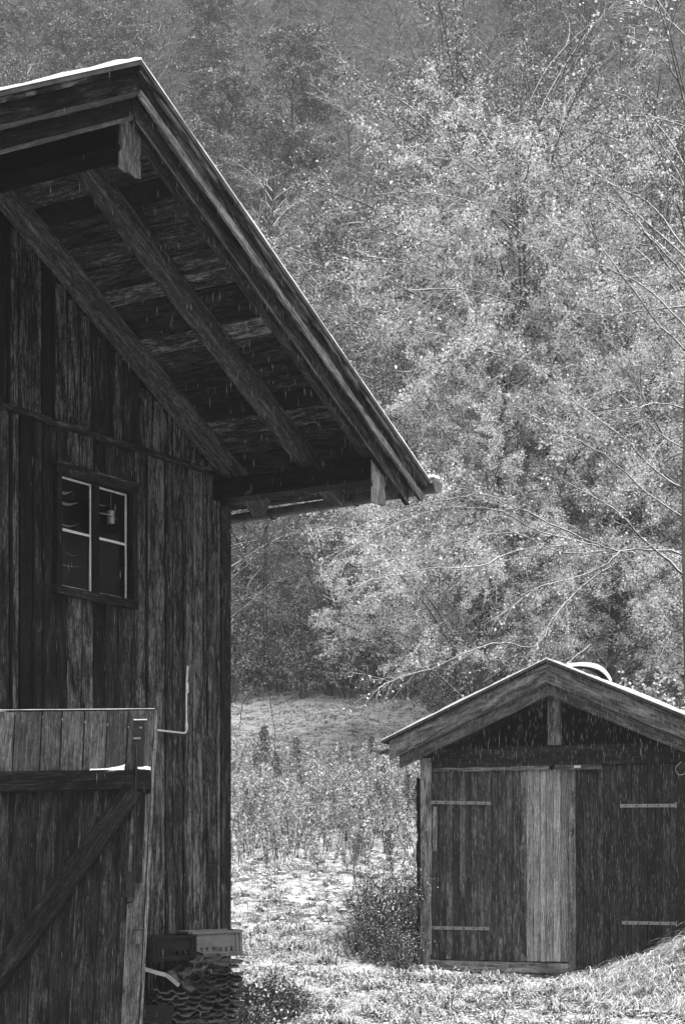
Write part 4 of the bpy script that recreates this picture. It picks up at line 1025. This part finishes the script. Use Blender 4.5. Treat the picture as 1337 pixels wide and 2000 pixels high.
# ------------------------------------------------------------------ grass
def grass_field(name, n, yr, xr, Lr, wr, seed, label, snowp=.45, filt=None, flat_=.8, power=1.0, dark=.5, radial=False, per=12):
    r = np.random.default_rng(seed)
    nc = n // per
    Yc = yr[0] + (yr[1] - yr[0]) * r.uniform(0, 1, nc) ** power; Xc = (xr[0] + (xr[1] - xr[0]) * r.uniform(0, 1, nc)) * Yc
    keep = np.ones(nc, bool)
    if filt is not None: keep = filt(Xc, Yc)
    Xc, Yc = Xc[keep], Yc[keep]; nc = len(Xc); ca = r.uniform(0, 6.28, nc) * .35 + r.choice([0, 3.14], nc); cs = r.uniform(.6, 1.3, nc)
    X = np.repeat(Xc, per) + r.normal(0, .05, nc * per) * (Yc.repeat(per) / 18) ** .5; Y = np.repeat(Yc, per) + r.normal(0, .05, nc * per)
    n = len(X); A = np.repeat(ca, per) + r.normal(0, .8, n)
    if radial: A = r.uniform(0, 6.283, n)
    L = r.uniform(*Lr, n) * np.repeat(cs, per); Wd = r.uniform(*wr, n)
    D = np.stack([np.cos(A), np.sin(A), np.zeros(n)], 1); Sd = np.stack([-np.sin(A), np.cos(A), np.zeros(n)], 1)
    P = np.stack([X, Y, ground(X, Y) - .01], 1); fl = r.uniform(.25, 1.0, n)[:, None] * flat_
    rows = []
    for k, (h, dd) in enumerate(((0, 0), (.36, .07), (.55, .28), (.52, .58), (.34, .85))):
        c = P + D * (dd * L)[:, None] * (.6 + fl) + np.array([0, 0, 1.]) * (h * L)[:, None] * (1.1 - .8 * fl) * (1.15 if radial else .8)
        wd = Wd * (1, 1, .9, .7, .15)[k]; rows.append(c - Sd * wd[:, None] / 2); rows.append(c + Sd * wd[:, None] / 2)
    V = np.stack(rows, 1).reshape(-1, 3); base = np.arange(n)[:, None] * 10
    Fq = np.concatenate([base + np.array([2 * k, 2 * k + 1, 2 * k + 3, 2 * k + 2]) for k in range(4)], 0)
    m1 = r.choice(2, n, p=(1 - dark, dark)); sn = r.uniform(0, 1, n) < snowp
    mi = np.concatenate([np.where(sn & (k > 0), 2, m1) for k in range(4)])
    o = raw_mesh(name, V, Fq, [M['grass_dry'], M['grass_dark'], M['leaf_snow']], mi); tag(o, label, 'grass', kind='stuff'); return o
def not_shed(X, Y):
    q = np.stack([X - S0[0], Y - S0[1]], -1); t_ = q @ E1[:2]; f = q @ N2[:2]; inside = (t_ > -.05) & (t_ < SW + .1) & (f < .1)
    qb = np.stack([X - C0[0], Y - C0[1]], -1); s = -(qb @ D1[:2]); o = qb @ NB[:2]; return ~inside & ~((s > -.1) & (o < .1)) 
def patchy(X, Y): return vnoise(X, Y, .9, 11) + .6 * vnoise(X, Y, .35, 12) > -.12
def by_door(X, Y):
    q = np.stack([X - S0[0], Y - S0[1]], -1); t_ = q @ E1[:2]; f = q @ N2[:2]; return not_shed(X, Y) & patchy(X, Y) & ~((t_ > -.2) & (t_ < 3.5) & (f < .45))
grass_field('grass', 52000, (16.2, 22.4), (-.16, .2), (.07, .18), (.004, .009), 1, 'snow dusted bent grass in front of the shed and barn', .42, by_door, dark=.6)
grass_field('grass', 52000, (22.4, 32), (-.09, .2), (.08, .2), (.005, .011), 2, 'snow dusted grass rising behind the barn corner', .5, lambda X, Y: not_shed(X, Y) & patchy(X, Y), dark=.45)
grass_field('meadow_grass', 52000, (32, 68), (-.09, .2), (.10, .28), (.012, .03), 3, 'snow dusted meadow grass up to the forest edge', .78, not_shed, dark=.35, power=.8)
def mound(X, Y): return (np.exp(-((X - 4.6) / 1.3) ** 2 - ((Y - 18.6) / 1.4) ** 2) > .05) & not_shed(X, Y)
grass_field('mound_grass', 60000, (16.6, 20.5), (.08, .25), (.13, .30), (.006, .013), 4, 'long bent grass heavy with snow on the mound by the shed', .74, mound, radial=True, per=60, dark=.7)
def tufts(X, Y): return by_door(X, Y)
grass_field('grass_tufts', 14000, (16.3, 21.5), (-.05, .2), (.14, .30), (.007, .013), 5, 'tufts of long drooping grass with snow in front of the shed', .5, tufts, radial=True, per=40, dark=.6)
grass_field('grass_tufts', 16000, (22.5, 31), (-.09, .2), (.12, .28), (.007, .013), 6, 'tufts of long drooping grass with snow behind the barn corner', .6, not_shed, radial=True, per=36, dark=.5)
# snow lumps lying on the tufts
def lumps(n, yr, xr, sr, seed, name, label, filt):
    r = np.random.default_rng(seed); Y = r.uniform(*yr, n); X = r.uniform(*xr, n) * Y; k = filt(X, Y); X, Y = X[k], Y[k]; n = len(X)
    base = np.array([(math.cos(a), math.sin(a), 0) for a in np.arange(6) * math.pi / 3] + [(0, 0, 1)])
    S_ = r.uniform(*sr, n); V = base[None] * S_[:, None, None] * np.array([1, 1.0, .45]) * r.uniform(.6, 1.4, (n, 7, 1)); V[:, 6, :2] += r.normal(0, .2, (n, 2)) * S_[:, None]
    V = V + np.stack([X, Y, ground(X, Y) + r.uniform(.0, .09, n)], 1)[:, None, :]
    Fq = np.array([(i, (i + 1) % 6, 6) for i in range(6)]); Fq = (np.arange(n)[:, None, None] * 7 + Fq[None]).reshape(-1, 3)
    o = raw_mesh(name, V.reshape(-1, 3), Fq, M['snow'], smooth=True); tag(o, label, 'snow', kind='stuff')
lumps(14000, (16.2, 25), (-.16, .2), (.006, .022), 1, 'snow_clumps', 'small clumps of snow caught on the grass near the shed', not_shed)
lumps(8000, (16.8, 19.8), (.1, .21), (.012, .04), 5, 'snow_clumps', 'snow clumps weighing down the grass on the mound by the shed', mound)
lumps(9000, (25, 60), (-.09, .2), (.02, .06), 2, 'snow_clumps', 'clumps of snow caught on the meadow grass', not_shed)

# ------------------------------------------------------------------ falling snow
def flakes(n, seed):
    r = np.random.default_rng(seed); Y = 11 + 30 * r.uniform(0, 1, n) ** .7; X = r.uniform(-.22, .22, n) * Y; Z = EYE + r.uniform(-.12, .5, n) * Y
    qx, qy = X - C0[0], Y - C0[1]; sb = -(qx * D1[0] + qy * D1[1]); ob = qx * NB[0] + qy * NB[1]
    k = ~((sb > -.6) & (ob < 1.8) & (Z < RIDGE + .1))
    P = np.stack([X, Y, Z], 1)[k]; n = len(P); w_ = r.uniform(.0002, .00065, n); h = r.uniform(.015, .045, n)
    q = np.array([(1, 0, 0), (-.5, .87, 0), (-.5, -.87, 0), (0.15, 0, 1), (0, 0, -1)])
    V = P[:, None, :] + q[None] * np.stack([w_, w_, h], 1)[:, None, :]
    Fq = np.array([(0, 1, 3), (1, 2, 3), (2, 0, 3), (1, 0, 4), (2, 1, 4), (0, 2, 4)]); Fq = (np.arange(n)[:, None, None] * 5 + Fq[None]).reshape(-1, 3)
    o = raw_mesh('falling_sleet', V.reshape(-1, 3), Fq, M['sleet']); tag(o, 'fine sleet falling in front of the barn and the forest', 'sleet', kind='stuff')
flakes(130000, 3)

# ------------------------------------------------------------------ haze
me = bpy.data.meshes.new('haze'); x0, x1, y0, y1, z0, z1 = -420, 420, -18, 335, -3, 215
V = [(x, y, z) for x in (x0, x1) for y in (y0, y1) for z in (z0, z1)]
me.from_pydata(V, [], [(0, 1, 3, 2), (4, 6, 7, 5), (0, 4, 5, 1), (2, 3, 7, 6), (0, 2, 6, 4), (1, 5, 7, 3)])
hz = bpy.data.objects.new('haze', me); COL.objects.link(hz); hz['kind'] = 'stuff'; hz['label'] = 'pale snowy haze filling the valley'; hz['category'] = 'haze'
m = bpy.data.materials.new('haze'); m.use_nodes = True; t = m.node_tree; t.nodes.clear()
oo = t.nodes.new('ShaderNodeOutputMaterial'); pv = t.nodes.new('ShaderNodeVolumePrincipled'); pv.inputs['Color'].default_value = grey(.4); pv.inputs['Density'].default_value = HAZE; pv.inputs['Anisotropy'].default_value = .1
t.links.new(pv.outputs[0], oo.inputs['Volume']); me.materials.append(m)
# remove prototypes that were never placed
for p in LEAFY + BARE + CON + LEAFN + BAREN + WD:
    if p.name not in used:
        for ch in list(p.children): bpy.data.objects.remove(ch)
        bpy.data.objects.remove(p)
